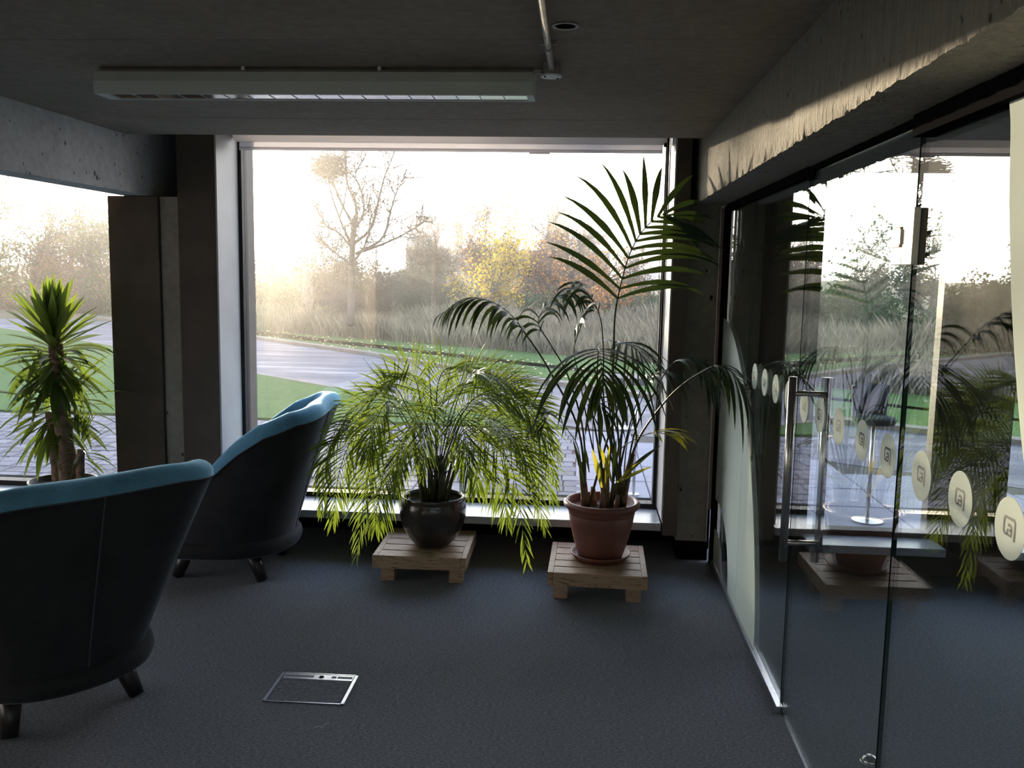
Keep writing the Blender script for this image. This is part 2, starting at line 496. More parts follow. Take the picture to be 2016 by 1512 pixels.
# window wall: dark masonry between and around the openings
def holes_wall(name, x0, x1, y0, y1, z0, z1, holes, mat):
    mb = MB()
    xs = sorted({x0, x1, *[h[0] for h in holes], *[h[1] for h in holes]})
    for a, b in zip(xs[:-1], xs[1:]):
        hs = [h for h in holes if h[0] <= a + 1e-6 and h[1] >= b - 1e-6]
        if hs:
            h = hs[0]
            mb.box((a, y0, z0), (b, y1, h[2])); mb.box((a, y0, h[3]), (b, y1, z1))
        else:
            mb.box((a, y0, z0), (b, y1, z1))
    return mb.build(name, mat, kind='structure')
WIN = [(-6.1, -2.79, 0.26, 2.62), (-2.10, 0.505, 0.26, 2.62)]
holes_wall('wall_window', -9, 0.86, 5.52, 5.72, 0.26, 2.85, WIN, M['casing'])
MB().box((-9, 5.66, -0.05), (0.86, 5.76, 0.26)).build('baseboard_window', M['blackmetal'], kind='structure', label='black recess under the window sills')
WIN2 = [(1.30, 2.02, 0.235, 2.30), (2.392, 4.6, 0.235, 2.30)]
holes_wall('wall_window', 0.86, 7.0, 5.20, 5.26, -0.05, 2.85, WIN2, M['casing'])

# casings that project from the window wall
def casing(name, x0, x1, z0=0.2, z1=2.7, y0=YF, y1=5.52, side=None):
    o = MB().box((x0, y0, z0), (x1, y1, z1)).build(name, M['casing'], kind='structure', bevel=0.004)
    return o
casing('trim_1', -2.33, -2.104)
casing('trim_2', -2.748, -2.447, z1=ZB - 0.002)
casing('trim_3', 0.508, 0.592)
# pale painted reveals lining the main opening
MB().box((-2.104, YF, 0.29), (-2.094, 5.44, 2.66)).build('trim_4', M['reveal'], kind='structure', label='pale painted left reveal of the main window')
MB().box((0.500, YF, 0.29), (0.508, 5.44, 2.66)).build('trim_5', M['reveal'], kind='structure', label='pale painted right reveal of the main window')

def window(n, x0, x1, zs, zt, yw, mg, fw=0.03, sillfront=YF, sill=True, mull=()):
    root = empty('window_%d' % n, (0.5 * (x0 + x1), yw, zs), kind='structure', label='fixed plate glass window in a black frame')
    L = lambda p: (p[0] - root.location.x, p[1] - root.location.y, p[2] - root.location.z)
    def bx(nm, a, b, mat, **k):
        return MB().box(L(a), L(b)).build(nm, mat, root, **k)
    bx('window_frame', (x0 - fw, yw - 0.045, zs), (x0, yw + 0.04, zt), M['frame'])
    bx('window_frame', (x1, yw - 0.045, zs), (x1 + fw, yw + 0.04, zt), M['frame'])
    bx('window_frame', (x0 - fw, yw - 0.045, zs - 0.045), (x1 + fw, yw + 0.04, zs), M['frame'])
    bx('window_frame', (x0 - fw, yw - 0.045, zt), (x1 + fw, yw + 0.04, zt + 0.05), M['frame'])
    for m_ in mull:
        bx('window_frame', (m_ - 0.02, yw - 0.03, zs), (m_ + 0.02, yw + 0.03, zt), M['frame'])
    bx('glass_pane', (x0, yw - 0.004, zs), (x1, yw + 0.004, zt), mg)
    if sill:
        bx('window_sill', (x0 - fw - 0.003, sillfront, zs - 0.075), (x1 + fw + 0.003, yw - 0.045, zs - 0.03), M['sill'], bevel=0.003)
    return root
window(1, -6.05, -2.80, 0.302, 2.60, YW, M['glass_l'])
window(2, -2.0723, 0.4745, 0.302, 2.60, YW, M['glass_w'], fw=0.022)
window(3, 1.33, 1.995, 0.268, 2.28, 5.19, M['glass_out'], sillfront=4.93)
window(4, 2.42, 4.55, 0.268, 2.28, 5.19, M['glass_out'], sillfront=4.93, mull=())

M['glass_teal'] = glassmat('teal_tinted_glass', (0.72, 0.82, 0.88))
window(5, -3.87, 6.38, 0.24, 2.23, -6.1, M['glass_teal'], sill=False, mull=(-2.2, -0.5, 1.2, 2.9, 4.6))  # unseen window row added behind the camera for soft fill light
# concrete beams with ragged lower arrises
def beam(name, x0, x1, y0, y1, z0, z1, mat, face, amp=0.006, label=None):
    mb = MB()
    ny = int((y1 - y0) / 0.012); nz = 14
    def jit(y, z, s):
        return noise.noise(V((s, y * 9, z * 9))) * 0.5 + noise.noise(V((s + 5, y * 31, z * 31))) * 0.5
    rows = []
    vs = []; fs = []
    prof = [('top', x0, z1)] if False else []
    zz = [z0 + (z1 - z0) * (i / nz) ** 1.6 for i in range(nz + 1)]
    ring = [(face, z) for z in reversed(zz)] + [(x1 if face == x0 else x0, z0), (x1 if face == x0 else x0, z1)]
    sgn = 1 if face == x0 else -1
    for j in range(ny + 1):
        y = y0 + (y1 - y0) * j / ny
        for k, (x, z) in enumerate(ring):
            e = max(0, 1 - (z - z0) / 0.05) if x == face else 0
            dx = sgn * (abs(jit(y, z, 3)) * amp * (0.5 + 2.2 * e)) if x == face else 0
            dz = (abs(jit(y, z, 8)) * amp * 2.0) * (1 if z == z0 and x == face else 0)
            vs.append((x + dx, y, z + dz))
    n = len(ring)
    for j in range(ny):
        for k in range(n):
            k2 = (k + 1) % n
            fs.append((j * n + k, j * n + k2, (j + 1) * n + k2, (j + 1) * n + k))
    fs.append(tuple(range(n))); fs.append(tuple(ny * n + k for k in reversed(range(n))))
    mb.add(vs, fs)
    return mb.build(name, mat, kind='structure', label=label)
beam('concrete_beam', 0.6312, 1.03, -2.0, 5.52, ZB, 2.72, M['beam'], 0.6312, 0.008, 'rough pitted concrete beam above the glass partition')
beam('concrete_beam', -2.66, -2.4953, -2.0, 5.52, ZB, 2.72, M['beam_left'], -2.4953, 0.003, 'pitted concrete beam on the left side')
MB().box((-2.445, 5.135, 0.0), (-2.332, 5.52, ZB - 0.002)).build('concrete_column', M['column'], kind='structure', label='narrow concrete column between the dark window casings', bevel=0.004)
MB().box((0.607, 5.30, 0.12), (0.79, 5.66, ZB + 0.005)).build('concrete_column', M['column'], kind='structure', label='concrete column at the right end of the window wall', bevel=0.004)
MB().box((0.60, 5.27, 0.085), (0.80, 5.66, 0.12)).build('trim_6', M['blackmetal'], kind='structure')
MB().box((0.62, 5.32, 0.0), (0.80, 5.66, 0.085)).build('trim_7', M['blackmetal'], kind='structure')

# ---------------------------------------------------------------- glass partition
part = empty('wall_partition', (XP, 3.4, 0), kind='structure', label='frameless glass partition below the rough concrete beam')
def PL(p): return (p[0] - XP, p[1] - 3.4, p[2])
def pane(nm, y0, y1, parent=part, off=3.4, z0=0.014, z1=2.085):
    mb = MB()
    x0, x1 = -0.005, 0.005
    a0, a1 = y0 - off, y1 - off
    vs = [(x0, a0, z0), (x1, a0, z0), (x1, a1, z0), (x0, a1, z0), (x0, a0, z1), (x1, a0, z1), (x1, a1, z1), (x0, a1, z1)]
    mb.add(vs, [(1, 2, 6, 5), (3, 0, 4, 7)], 0)
    mb.add(vs, [(3, 2, 1, 0), (4, 5, 6, 7), (0, 1, 5, 4), (2, 3, 7, 6)], 1)
    return mb.build(nm, [M['glass_p'], M['glass_edge']], parent)
g1 = pane('glass_pane', 4.462, 5.25)
g2 = pane('glass_pane', 3.424, 4.458)
g3 = pane('glass_pane', 0.9, 2.331)
g4 = pane('glass_pane', -1.0, 0.896)
MB().box(PL((XP - 0.022, 5.25, 0.0)), PL((XP + 0.022, 5.30, 2.09))).build('post', M['blackmetal'], part)
MB().box(PL((XP - 0.018, 3.42, 0.0)), PL((XP + 0.018, 5.25, 0.026))).build('floor_channel', M['alu'], part, bevel=0.002)
MB().box(PL((XP - 0.018, -1.0, 0.0)), PL((XP + 0.018, 2.331, 0.026))).build('floor_channel', M['alu'], part, bevel=0.002)
MB().box(PL((XP - 0.02, 3.40, 2.062)), PL((XP + 0.02, 5.25, 2.098))).build('head_channel', M['blackmetal'], part)
MB().box(PL((XP - 0.012, 2.34, 2.080)), PL((XP + 0.012, 3.40, 2.098))).build('head_channel', M['blackmetal'], part)
MB().box(PL((XP - 0.028, -1.0, 2.045)), PL((XP + 0.028, 2.335, 2.098))).build('head_channel', M['blackmetal'], part)
MB().box(PL((XP - 0.012, 3.38, 2.05)), PL((XP + 0.012, 3.44, 2.075))).build('patch_fitting', M['blackmetal'], part)

door = empty('door_1', (XP, 2.35, 0), kind='structure', label='frameless glass door with a long steel pull handle')
DL = lambda p: (p[0] - XP, p[1] - 2.35, p[2])
dp_ = pane('glass_pane', 2.342, 3.413, door, 2.35, 0.010, 2.075)
hd = empty('door_handle', DL((XP, 3.27, 1.0))); hd.parent = door; hd['label'] = 'brushed steel ladder pull handle'
for sx_, nm in ((-0.062, 'outer'), (0.062, 'inner')):
    MB().tube([(sx_, 0, -0.335), (sx_, 0, 0.345)], 0.0145, 20).build('bar', M['steel'], hd, smooth=True, bevel=0)
for z in (-0.265, 0.285):
    MB().tube([(-0.062, 0, z), (0.062, 0, z)], 0.0095, 14).build('crossbar', M['steel'], hd, smooth=True)
def hinge(z0, z1):
    h = empty('hinge', DL((XP, 2.375, z0))); h.parent = door; h['label'] = 'satin steel patch hinge'
    hh = z1 - z0
    MB().box((-0.022, -0.075, 0), (-0.005, -0.005, hh)).build('plate', M['hinge'], h, bevel=0.002)
    mbh = MB()
    mbh.box((-0.022, -0.003, 0), (-0.005, 0.075, 0.045)).box((-0.022, 0.018, 0.045), (-0.005, 0.075, hh - 0.045)).box((-0.022, -0.003, hh - 0.045), (-0.005, 0.075, hh))
    mbh.build('plate', M['hinge'], h, bevel=0.002)
    MB().box((-0.028, -0.006, 0.05), (-0.010, 0.014, hh - 0.05)).build('knuckle', M['hinge'], h, bevel=0.003)
    MB().box((0.005, -0.075, 0), (0.022, 0.075, hh)).build('back_plate', M['blackmetal'], h, bevel=0.002)
hinge(1.735, 1.875)
hinge(0.03, 0.10)

# frosted shapes on the glass
def flat_poly(pts, x, t=0.0008, off=(0, 0, 0)):
    n = len(pts)
    mb = MB()
    a = [(x - off[0], p[0] - off[1], p[1] - off[2]) for p in pts]
    b = [(x - t - off[0], p[0] - off[1], p[1] - off[2]) for p in pts]
    mb.add(a + b, [tuple(range(n)), tuple(reversed(range(n, 2 * n)))] + [(i, (i + 1) % n, n + (i + 1) % n, n + i) for i in range(n)])
    return mb
XG = XP - 0.006
def crv(pts, n=24):
    return [(p.x, p.y) for p in spline([V((a, b, 0)) for a, b in pts], n)]
outer = crv([(5.245, 1.46), (5.10, 1.44), (4.85, 1.36), (4.60, 1.215), (4.462, 1.09)])
f1 = outer + [(4.462, 0.028), (4.697, 0.028)] + crv([(4.697, 0.03), (4.73, 0.16), (4.80, 0.27), (4.93, 0.36), (5.08, 0.40), (5.245, 0.402)])
flat_poly(f1, XG, off=(XP, 3.4, 0)).build('frosted_film', M['film'], part, label='large frosted curved graphic')
f2 = [(4.458, 0.028), (4.458, 1.085)] + crv([(4.456, 1.08), (4.33, 0.94), (4.22, 0.77), (4.12, 0.59), (4.04, 0.40), (3.98, 0.20), (3.955, 0.028)])
flat_poly(f2, XG, off=(XP, 3.4, 0)).build('frosted_film', M['film'], part)
f3 = crv([(5.22, 0.225), (5.10, 0.228), (5.0, 0.20), (4.945, 0.13), (4.935, 0.03)]) + [(5.22, 0.03)]
flat_poly(f3, XG, off=(XP, 3.4, 0)).build('frosted_film', M['film'], part)
f4 = crv([(1.875, 2.045), (1.86, 1.99), (1.842, 1.86), (1.815, 1.74), (1.79, 1.64), (1.745, 1.50), (1.69, 1.36), (1.60, 1.20)]) + [(0.95, 1.20), (0.95, 2.045)]
flat_poly(f4, XG, off=(XP, 3.4, 0)).build('frosted_film', M['film'], part)

def stroke(mb, pts, w, x, closed=False):
    """flat ribbon of the print in the plane of the glass; pts are (u, v)"""
    pts = [V((a, b, 0)) for a, b in pts]
    L_, R_ = [], []
    for i, p in enumerate(pts):
        d = (pts[min(i + 1, len(pts) - 1)] - pts[max(i - 1, 0)]).normalized()
        n_ = V((-d.y, d.x, 0)) * w / 2
        L_.append(p + n_); R_.append(p - n_)
    vs = [(x, -q.x, q.y) for q in L_] + [(x, -q.x, q.y) for q in R_]
    k = len(pts)
    mb.add(vs, [(i, i + 1, k + i + 1, k + i) for i in range(k - 1)])
def arc(cx, cy, r, a0, a1, n=6):
    return [(cx + r * math.cos(R(a0 + (a1 - a0) * i / n)), cy + r * math.sin(R(a0 + (a1 - a0) * i / n))) for i in range(n + 1)]
def dot(y, parent, base, z=1.235, r=0.060):
    d = empty('frosted_dot', (0, 0, 0)); d.parent = parent
    d.location = (XG - XP, y - base, z)
    flat_poly([(r * math.cos(2 * math.pi * i / 48), r * math.sin(2 * math.pi * i / 48)) for i in range(48)], -0.0008).build('disc', M['film'], d)
    mb = MB(); k = 0.0215; x = -0.0022
    big = [(0.5, -1.0), (1.0 * 1, -1.0)]
    pth = [(1.0, -0.95), (1.0, 0.55)] + arc(0.65, 0.55, 0.35, 0, 90) + arc(-0.65, 0.55, 0.35, 90, 180) + arc(-0.65, -0.25, 0.35, 180, 270) + [(0.42, -0.60), (0.42, 0.02)] + arc(0.14, 0.02, 0.26, 0, 90) + [(-0.25, 0.28)]
    stroke(mb, [(a * k, b * k) for a, b in pth], 0.26 * k, x)
    stroke(mb, [(a * k, b * k) for a, b in [(-0.30, -0.16), (0.42, -0.16)]], 0.2 * k, x)
    stroke(mb, [(a * k, b * k) for a, b in [(-0.30, -0.60), (-0.30, -0.16)]], 0.2 * k, x)
    mb.build('logo', M['logo'], d)
for y in (4.258, 4.027, 3.799, 3.565): dot(y, part, 3.4)
for y in (3.311, 3.094, 2.867, 2.630, 2.409): dot(y, door, 2.35)
for y in (2.172, 1.950, 1.725): dot(y, part, 3.4)

# ================================================================ THINGS INSIDE
# ---- roller blind over the main window
bl = empty('roller_blind', (-0.8, 5.36, 2.50), label='white roller blind rolled up at the head of the main window', cat='blind')
MB().tube([(-1.27, 0, 0), (1.27, 0, 0)], 0.062, 20).build('roller', M['blind'], bl, smooth=True)
MB().box((-1.25, -0.001, -0.100), (1.25, 0.002, -0.05)).build('fabric', M['blind'], bl)
MB().box((-1.25, -0.008, -0.110), (1.25, 0.008, -0.092)).build('bottom_bar', M['blind'], bl, bevel=0.003)
MB().box((0.48, -0.012, -0.118), (0.60, 0.006, -0.108)).build('pull_tab', M['blind'], bl, bevel=0.002)
MB().box((1.255, -0.03, -0.07), (1.285, 0.03, 0.05)).build('bracket', M['blackmetal'], bl, bevel=0.004)
MB().box((-1.285, -0.03, -0.04), (-1.27, 0.03, 0.05)).build('bracket', M['whiteplastic'], bl, bevel=0.004)
mb = MB()
oc = [(0, 0, 1), (1, 0, 0), (0, 1, 0), (-1, 0, 0), (0, -1, 0), (0, 0, -1)]
of = [(0, 1, 2), (0, 2, 3), (0, 3, 4), (0, 4, 1), (5, 2, 1), (5, 3, 2), (5, 4, 3), (5, 1, 4)]
for s_ in (-0.010, 0.008):
    for i in range(150):
        z = -0.05 - i * 0.0105
        mb.add([(1.266 + s_ + 0.0035 * c[0], -0.03 + 0.0035 * c[1], z + 0.0040 * c[2]) for c in oc], of)
    mb.tube([(1.266 + s_, -0.03, -0.05), (1.266 + s_, -0.03, -1.62)], 0.001, 4)
mb.build('bead_chain', simple('grey_bead_chain', (0.22, 0.22, 0.21), 0.4), bl, smooth=True, kind='stuff')

# ---- batten light
lt = empty('ceiling_light', (-0.97, 3.27, ZC), label='long grey surface-mounted batten light with mirror louvre', cat='light fitting')
prof = [(-0.015, -0.002), (-0.050, -0.020), (-0.062, -0.055), (-0.060, -0.098), (0.060, -0.098), (0.062, -0.055), (0.050, -0.020), (0.015, -0.002)]
x0, x1 = -0.79, 0.79
mb = MB()
# outer shell without the louvre opening
yo0, yo1, xo0, xo1 = -0.046, 0.048, -0.745, 0.765
vs = []
for x in (x0, x1):
    vs += [(x, a, b) for a, b in prof]
n = len(prof)
fs = [(k, k + 1, n + k + 1, n + k) for k in range(3)] + [(k, k + 1, n + k + 1, n + k) for k in range(4, 7)] + [(7, 0, n, n + 7)] + [tuple(range(n)), tuple(reversed(range(n, 2 * n)))]
mb.add(vs, fs)
zb = -0.098
for a, b in (((x0, -0.060), (x1, yo0)), ((x0, yo1), (x1, 0.060)), ((x0, yo0), (xo0, yo1)), ((xo1, yo0), (x1, yo1))):
    mb.box((a[0], a[1], zb - 0.001), (b[0], b[1], zb + 0.003))
mb.build('housing', M['lightmetal'], lt)
mb = MB()
mb.box((xo0, yo0, -0.0965), (xo1, yo1, -0.0945))
mb.build('reflector', M['mirrorlouvre'], lt)
for i in range(1, 18):
    x = xo0 + (xo1 - xo0) * i / 18
    MB().add([(x, yo0, zb), (x, yo1, zb), (x, yo1, -0.0967), (x, yo0, -0.0967), (x + 0.0025, yo0, zb), (x + 0.0025, yo1, zb), (x + 0.0025, yo1, -0.0967), (x + 0.0025, yo0, -0.0967)],
             [(0, 1, 2, 3), (7, 6, 5, 4), (0, 4, 5, 1), (2, 6, 7, 3)]).build('louvre_blade', M['lightmetal'], lt)
for x in (-0.25, 0.24):
    MB().box((x, -0.052, -0.014), (x + 0.012, -0.040, -0.002)).build('clip', M['whiteplastic'], lt)

jb = empty('junction_box', (-0.119, 3.175, ZC), label='round conduit box with white lid at the end of the ceiling pipe', cat='junction box')
MB().lathe([(0.0, 0), (0.031, 0), (0.031, -0.040), (0.0, -0.040)], n=28).build('box', M['conduit'], jb, smooth=False)
MB().lathe([(0.0, -0.040), (0.036, -0.040), (0.036, -0.046), (0.0, -0.046)], n=32).build('lid', M['whiteplastic'], jb)
for a in (35, 215):
    MB().lathe([(0.0, -0.046), (0.0035, -0.046), (0.0035, -0.049), (0.0, -0.049)], (0.026 * math.cos(R(a)), 0.026 * math.sin(R(a)), 0), 8).build('screw', M['blackmetal'], jb)
MB().tube([(-0.03, 0.01, -0.022), (-0.062, 0.02, -0.022)], 0.009, 10).build('stub_pipe', M['conduit'], jb, smooth=True)
cp = empty('ceiling_conduit', (-0.119, 1.6, ZC), label='galvanised conduit pipe running along the ceiling to the round box', cat='pipe')
MB().tube([(0, 1.545, -0.022), (0.0, -3.0, -0.022)], 0.0105, 12).build('pipe', M['conduit'], cp, smooth=True)
for y in (1.27, 0.0):
    MB().box((-0.026, y - 0.006, -0.013), (0.026, y + 0.006, 0)).build('saddle', M['conduit'], cp)
    MB().tube([(0, y - 0.006, -0.022), (0, y + 0.006, -0.022)], 0.0135, 12).build('saddle', M['conduit'], cp)
dl = empty('ceiling_recess', (-0.064, 2.70, ZC), label='round dark recess ring in the ceiling', cat='recess')
MB().lathe([(0.030, -0.001), (0.040, -0.001), (0.040, -0.004), (0.030, -0.004), (0.030, -0.001)], n=28).build('ring', M['conduit'], dl)
MB().lathe([(0.0, -0.0015), (0.030, -0.0015)], n=28).build('opening', M['blackmetal'], dl)  # flat black disc, the shade inside the hole painted as colour

# ---- things behind the camera that the window glass mirrors
MB().box((-3.36, -2.35, 0), (-2.97, -1.98, ZC)).build('concrete_column', bpy.data.materials['beige_column'], kind='structure', label='beige column behind the camera')
tp = empty('glazed_screen', (-2.97, -2.2, 0), R(-52), label='teal tinted glazed screen beside the beige column behind the camera', cat='screen')
M['tealpanel'] = simple('teal_screen_panel', (0.30, 0.52, 0.55), 0.5)
MB().box((0.04, -0.01, 0.05), (1.05, 0.01, 2.16)).build('panel', M['tealpanel'], tp)
MB().box((1.11, -0.01, 0.05), (3.6, 0.01, 2.16)).build('panel', M['tealpanel'], tp)
MB().box((1.05, -0.025, 0.0), (1.11, 0.025, 2.2)).build('post', M['whiteplastic'], tp)
MB().box((0.0, -0.025, 2.16), (3.6, 0.025, 2.2)).build('head_rail', M['alu'], tp)
MB().box((0.0, -0.025, 0.0), (3.6, 0.025, 0.05)).build('floor_rail', M['alu'], tp)

# ---- floor box
fb = empty('floor_box', (-1.047, 3.42, 0), R(0.7), label='square floor outlet box with aluminium rim and carpeted lid', cat='floor box')
w2, h2 = 0.163, 0.130
for a, b in (((-w2, -h2), (w2, -h2 + 0.006)), ((-w2, h2 - 0.006), (w2, h2)), ((-w2, -h2), (-w2 + 0.013, h2)), ((w2 - 0.013, -h2), (w2, h2))):
    MB().box((a[0], a[1], 0), (b[0], b[1], 0.004)).build('rim', M['alu'], fb)
MB().box((-w2 + 0.015, h2 - 0.055, 0), (w2 - 0.017, h2 - 0.008, 0.003)).build('hinge_plate', M['alu'], fb)
gr = simple('grey_print', (0.20, 0.20, 0.23), 0.6)
for x, wd in ((-0.128, 0.03), (-0.075, 0.075), (-0.03, 0.02), (0.065, 0.02), (0.105, 0.05), (0.135, 0.014)):
    MB().box((x - wd / 2, h2 - 0.040, 0.003), (x + wd / 2, h2 - 0.020, 0.0034)).build('printed_patch', gr, fb)
for s_ in (1, -1):
    mb = MB()
    pts = arc(0.012, h2 - 0.032 + 0.0015 * s_, 0.0105, 0, 180 * s_, 10)
    mb.add([(p[0], p[1], 0.0038) for p in pts], [tuple(range(len(pts))) if s_ > 0 else tuple(reversed(range(len(pts))))])
    mb.build('finger_hole', M['blackmetal'], fb)
MB().box((-w2 + 0.018, -h2 + 0.009, 0), (w2 - 0.018, h2 - 0.058, 0.0035)).build('carpet_lid', M['carpet'], fb)
st = MB().tube(spline([(-0.945, 3.105, 0.004), (-0.925, 3.112, 0.006), (-0.915, 3.108, 0.003), (-0.905, 3.125, 0.009), (-0.895, 3.14, 0.006)], 12), 0.0012, 5)
st.build('thread_scrap', M['whiteplastic'], label='tiny pale scrap of thread on the carpet in front of the floor box', cat='scrap')
dsp = atZ(1712, 1500, 0.0)
dst = empty('door_stop', (dsp.x, dsp.y, 0), label='small steel dome door stop on the carpet behind the glass door', cat='door stop')
MB().lathe([(0, 0), (0.030, 0), (0.030, 0.008), (0.022, 0.020), (0.010, 0.026), (0, 0.027)], n=24).build('dome', M['steel'], dst, smooth=True)
MB().lathe([(0.030, 0), (0.034, 0), (0.034, 0.004), (0.030, 0.005)], n=24).build('base_ring', M['steel'], dst, smooth=True)
# ---- tub chairs
def superell(t, a, b, e=2.5):
    c, s_ = math.cos(t), math.sin(t)
    return (a * math.copysign(abs(c) ** (2 / e), c), b * math.copysign(abs(s_) ** (2 / e), s_))
HT = [(0, 0.972), (25, 0.980), (45, 0.962), (60, 0.90), (72, 0.80), (82, 0.70), (95, 0.575), (110, 0.46), (125, 0.36), (135, 0.31)]
def rimh(d):
    d = abs(d)
    for (a, ha), (b, hb) in zip(HT[:-1], HT[1:]):
        if d <= b:
            u = (d - a) / (b - a); u = u * u * (3 - 2 * u) if a == 0 else u
            return ha + (hb - ha) * u
    return HT[-1][1]
def chair(loc, rz, label):
    root = empty('tub_armchair', loc, rz, label=label, cat='armchair', group='tub armchairs by the windows')
    A, B, Z0 = 0.392, 0.345, 0.225
    def shell(th, z, inset=0.0):
        p0 = superell(R(th), A, B, 2.35)
        c = math.cos(R(th))
        u_ = min(1, max(0, (abs(th) - 50) / 60)); u_ = u_ * u_ * (3 - 2 * u_); k = 0.55 + 0.27 * math.sin(R(min(90, 2 * abs(th)))) ** 2 - 0.72 * u_
        if c < 0: p0 = (p0[0], p0[1] * (1 - 0.14 * min(1, -2 * c)))
        s_ = 1 + k * max(0, (z - Z0) / 0.74) ** 1.05
        x, y = p0[0] * s_, p0[1] * s_
        l = math.hypot(x, y)
        return V((x * (l - inset) / l, y * (l - inset) / l, z))
    ths = [-135 + 270 * i / 72 for i in range(73)]
    nz = 10
    # outer shell
    mb = MB(); vs = []; fs = []
    for th in ths:
        h = rimh(th) - 0.060 * min(1, (rimh(th) - 0.25) / 0.4)
        for k in range(nz + 1):
            vs.append(shell(th, Z0 + (h - Z0) * k / nz))
    for i in range(len(ths) - 1):
        for k in range(nz):
            a = i * (nz + 1) + k
            fs.append((a, a + nz + 1, a + nz + 2, a + 1))
    mb.add(vs, fs)
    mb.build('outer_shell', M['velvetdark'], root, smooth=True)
    # rolled rim and inner upholstery
    mb = MB(); vs = []; fs = []; ring = 0
    tops = []
    for th in ths:
        H = rimh(th); h = H - 0.060 * min(1, (H - 0.25) / 0.4)
        T = 0.125
        o = shell(th, h, -0.002)
        tops.append(o)
        cen = shell(th, h, T / 2)
        rad = (o - cen); rad.z = 0
        rr = H - h
        ps = []
        for k in range(9):
            t = R(180 * k / 8)
            ps.append(cen + rad * math.cos(t) * 1.05 + V((0, 0, 1)) * math.sin(t) * rr + rad.normalized() * 0.012 * math.sin(t))
        for k in range(1, 7):
            z = h + (0.36 - h) * k / 6 if h > 0.36 else h
            ps.append(shell(th, max(0.30, min(h, z)), T + 0.012 * math.sin(k)))
        ring = len(ps); vs += ps
    for i in range(len(ths) - 1):
        for k in range(ring - 1):
            a = i * ring + k
            fs.append((a, a + ring, a + ring + 1, a + 1))
    fs.append(tuple(range(ring))); fs.append(tuple(reversed(range((len(ths) - 1) * ring, len(ths) * ring))))
    mb.add(vs, fs)
    mb.build('inner_back', M['velvet'], root, smooth=True, label='bright blue velvet inside and rolled rim')
    MB().tube([p + V((0, 0, -0.002)) for p in tops], 0.004, 6).build('piping', M['piping'], root, smooth=True)
    for sd in (0,):
        mb = MB(); mb.tube([shell(sd, Z0 + (rimh(sd) - 0.062 - Z0) * k / 12, -0.001) for k in range(13)], 0.0035, 6)
        mb.build('back_seam', M['piping'], root, smooth=True)
    # bulging base band
    mb = MB(); vs = []; fs = []; nt_ = 64; prof_ = [(-0.03, 0.150), (0.0, 0.146), (0.022, 0.160), (0.032, 0.188), (0.026, 0.216), (0.008, 0.234), (-0.03, 0.240)]
    for i in range(nt_):
        x, y = superell(2 * math.pi * i / nt_, A, B, 2.35)
        if x < 0: x *= 1.06
        l = math.hypot(x, y)
        for o_, z in prof_:
            vs.append((x * (l + o_) / l, y * (l + o_) / l, z))
    k_ = len(prof_)
    for i in range(nt_):
        j = (i + 1) % nt_
        for k in range(k_ - 1):
            fs.append((i * k_ + k, j * k_ + k, j * k_ + k + 1, i * k_ + k + 1))
    fs.append(tuple(i * k_ for i in reversed(range(nt_)))); fs.append(tuple(i * k_ + k_ - 1 for i in range(nt_)))
    mb.add(vs, fs)
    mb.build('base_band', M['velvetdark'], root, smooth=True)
    mb = MB(); vs = []; fs = []; prof_ = [(0.0, 0.24), (0.012, 0.27), (0.018, 0.33), (0.010, 0.39), (-0.02, 0.415), (-0.08, 0.43)]
    for i in range(nt_):
        x, y = superell(2 * math.pi * i / nt_, 0.33, 0.285, 2.6)
        x = x * 1.18 - 0.07 if x < 0 else x - 0.07
        l = math.hypot(x, y) + 1e-6
        for o_, z in prof_:
            vs.append((x * (l + o_) / l, y * (l + o_) / l, z))
    k_ = len(prof_)
    for i in range(nt_):
        j = (i + 1) % nt_
        for k in range(k_ - 1):
            fs.append((i * k_ + k, j * k_ + k, j * k_ + k + 1, i * k_ + k + 1))
    fs.append(tuple(i * k_ + k_ - 1 for i in range(nt_)))
    mb.add(vs, fs)
    mb.build('seat', M['velvet'], root, smooth=True)
    for lx, ly in ((1, 1), (1, -1), (-0.8, 0.8), (-0.8, -0.8)):
        MB().tube([(lx * 0.195, ly * 0.195, 0.165), (lx * 0.232, ly * 0.216, 0.08), (lx * 0.268, ly * 0.235, 0.0)], [0.042, 0.036, 0.029], 14).build('leg', M['legwood'], root, smooth=True)
    return root
chair((-1.975, 4.845, 0), R(5), 'blue velvet tub armchair seen side-on, in front of the dark pillar')
chair((-2.075, 3.264, 0), R(-37.4), 'blue velvet tub armchair cut by the left edge, nearest the camera')

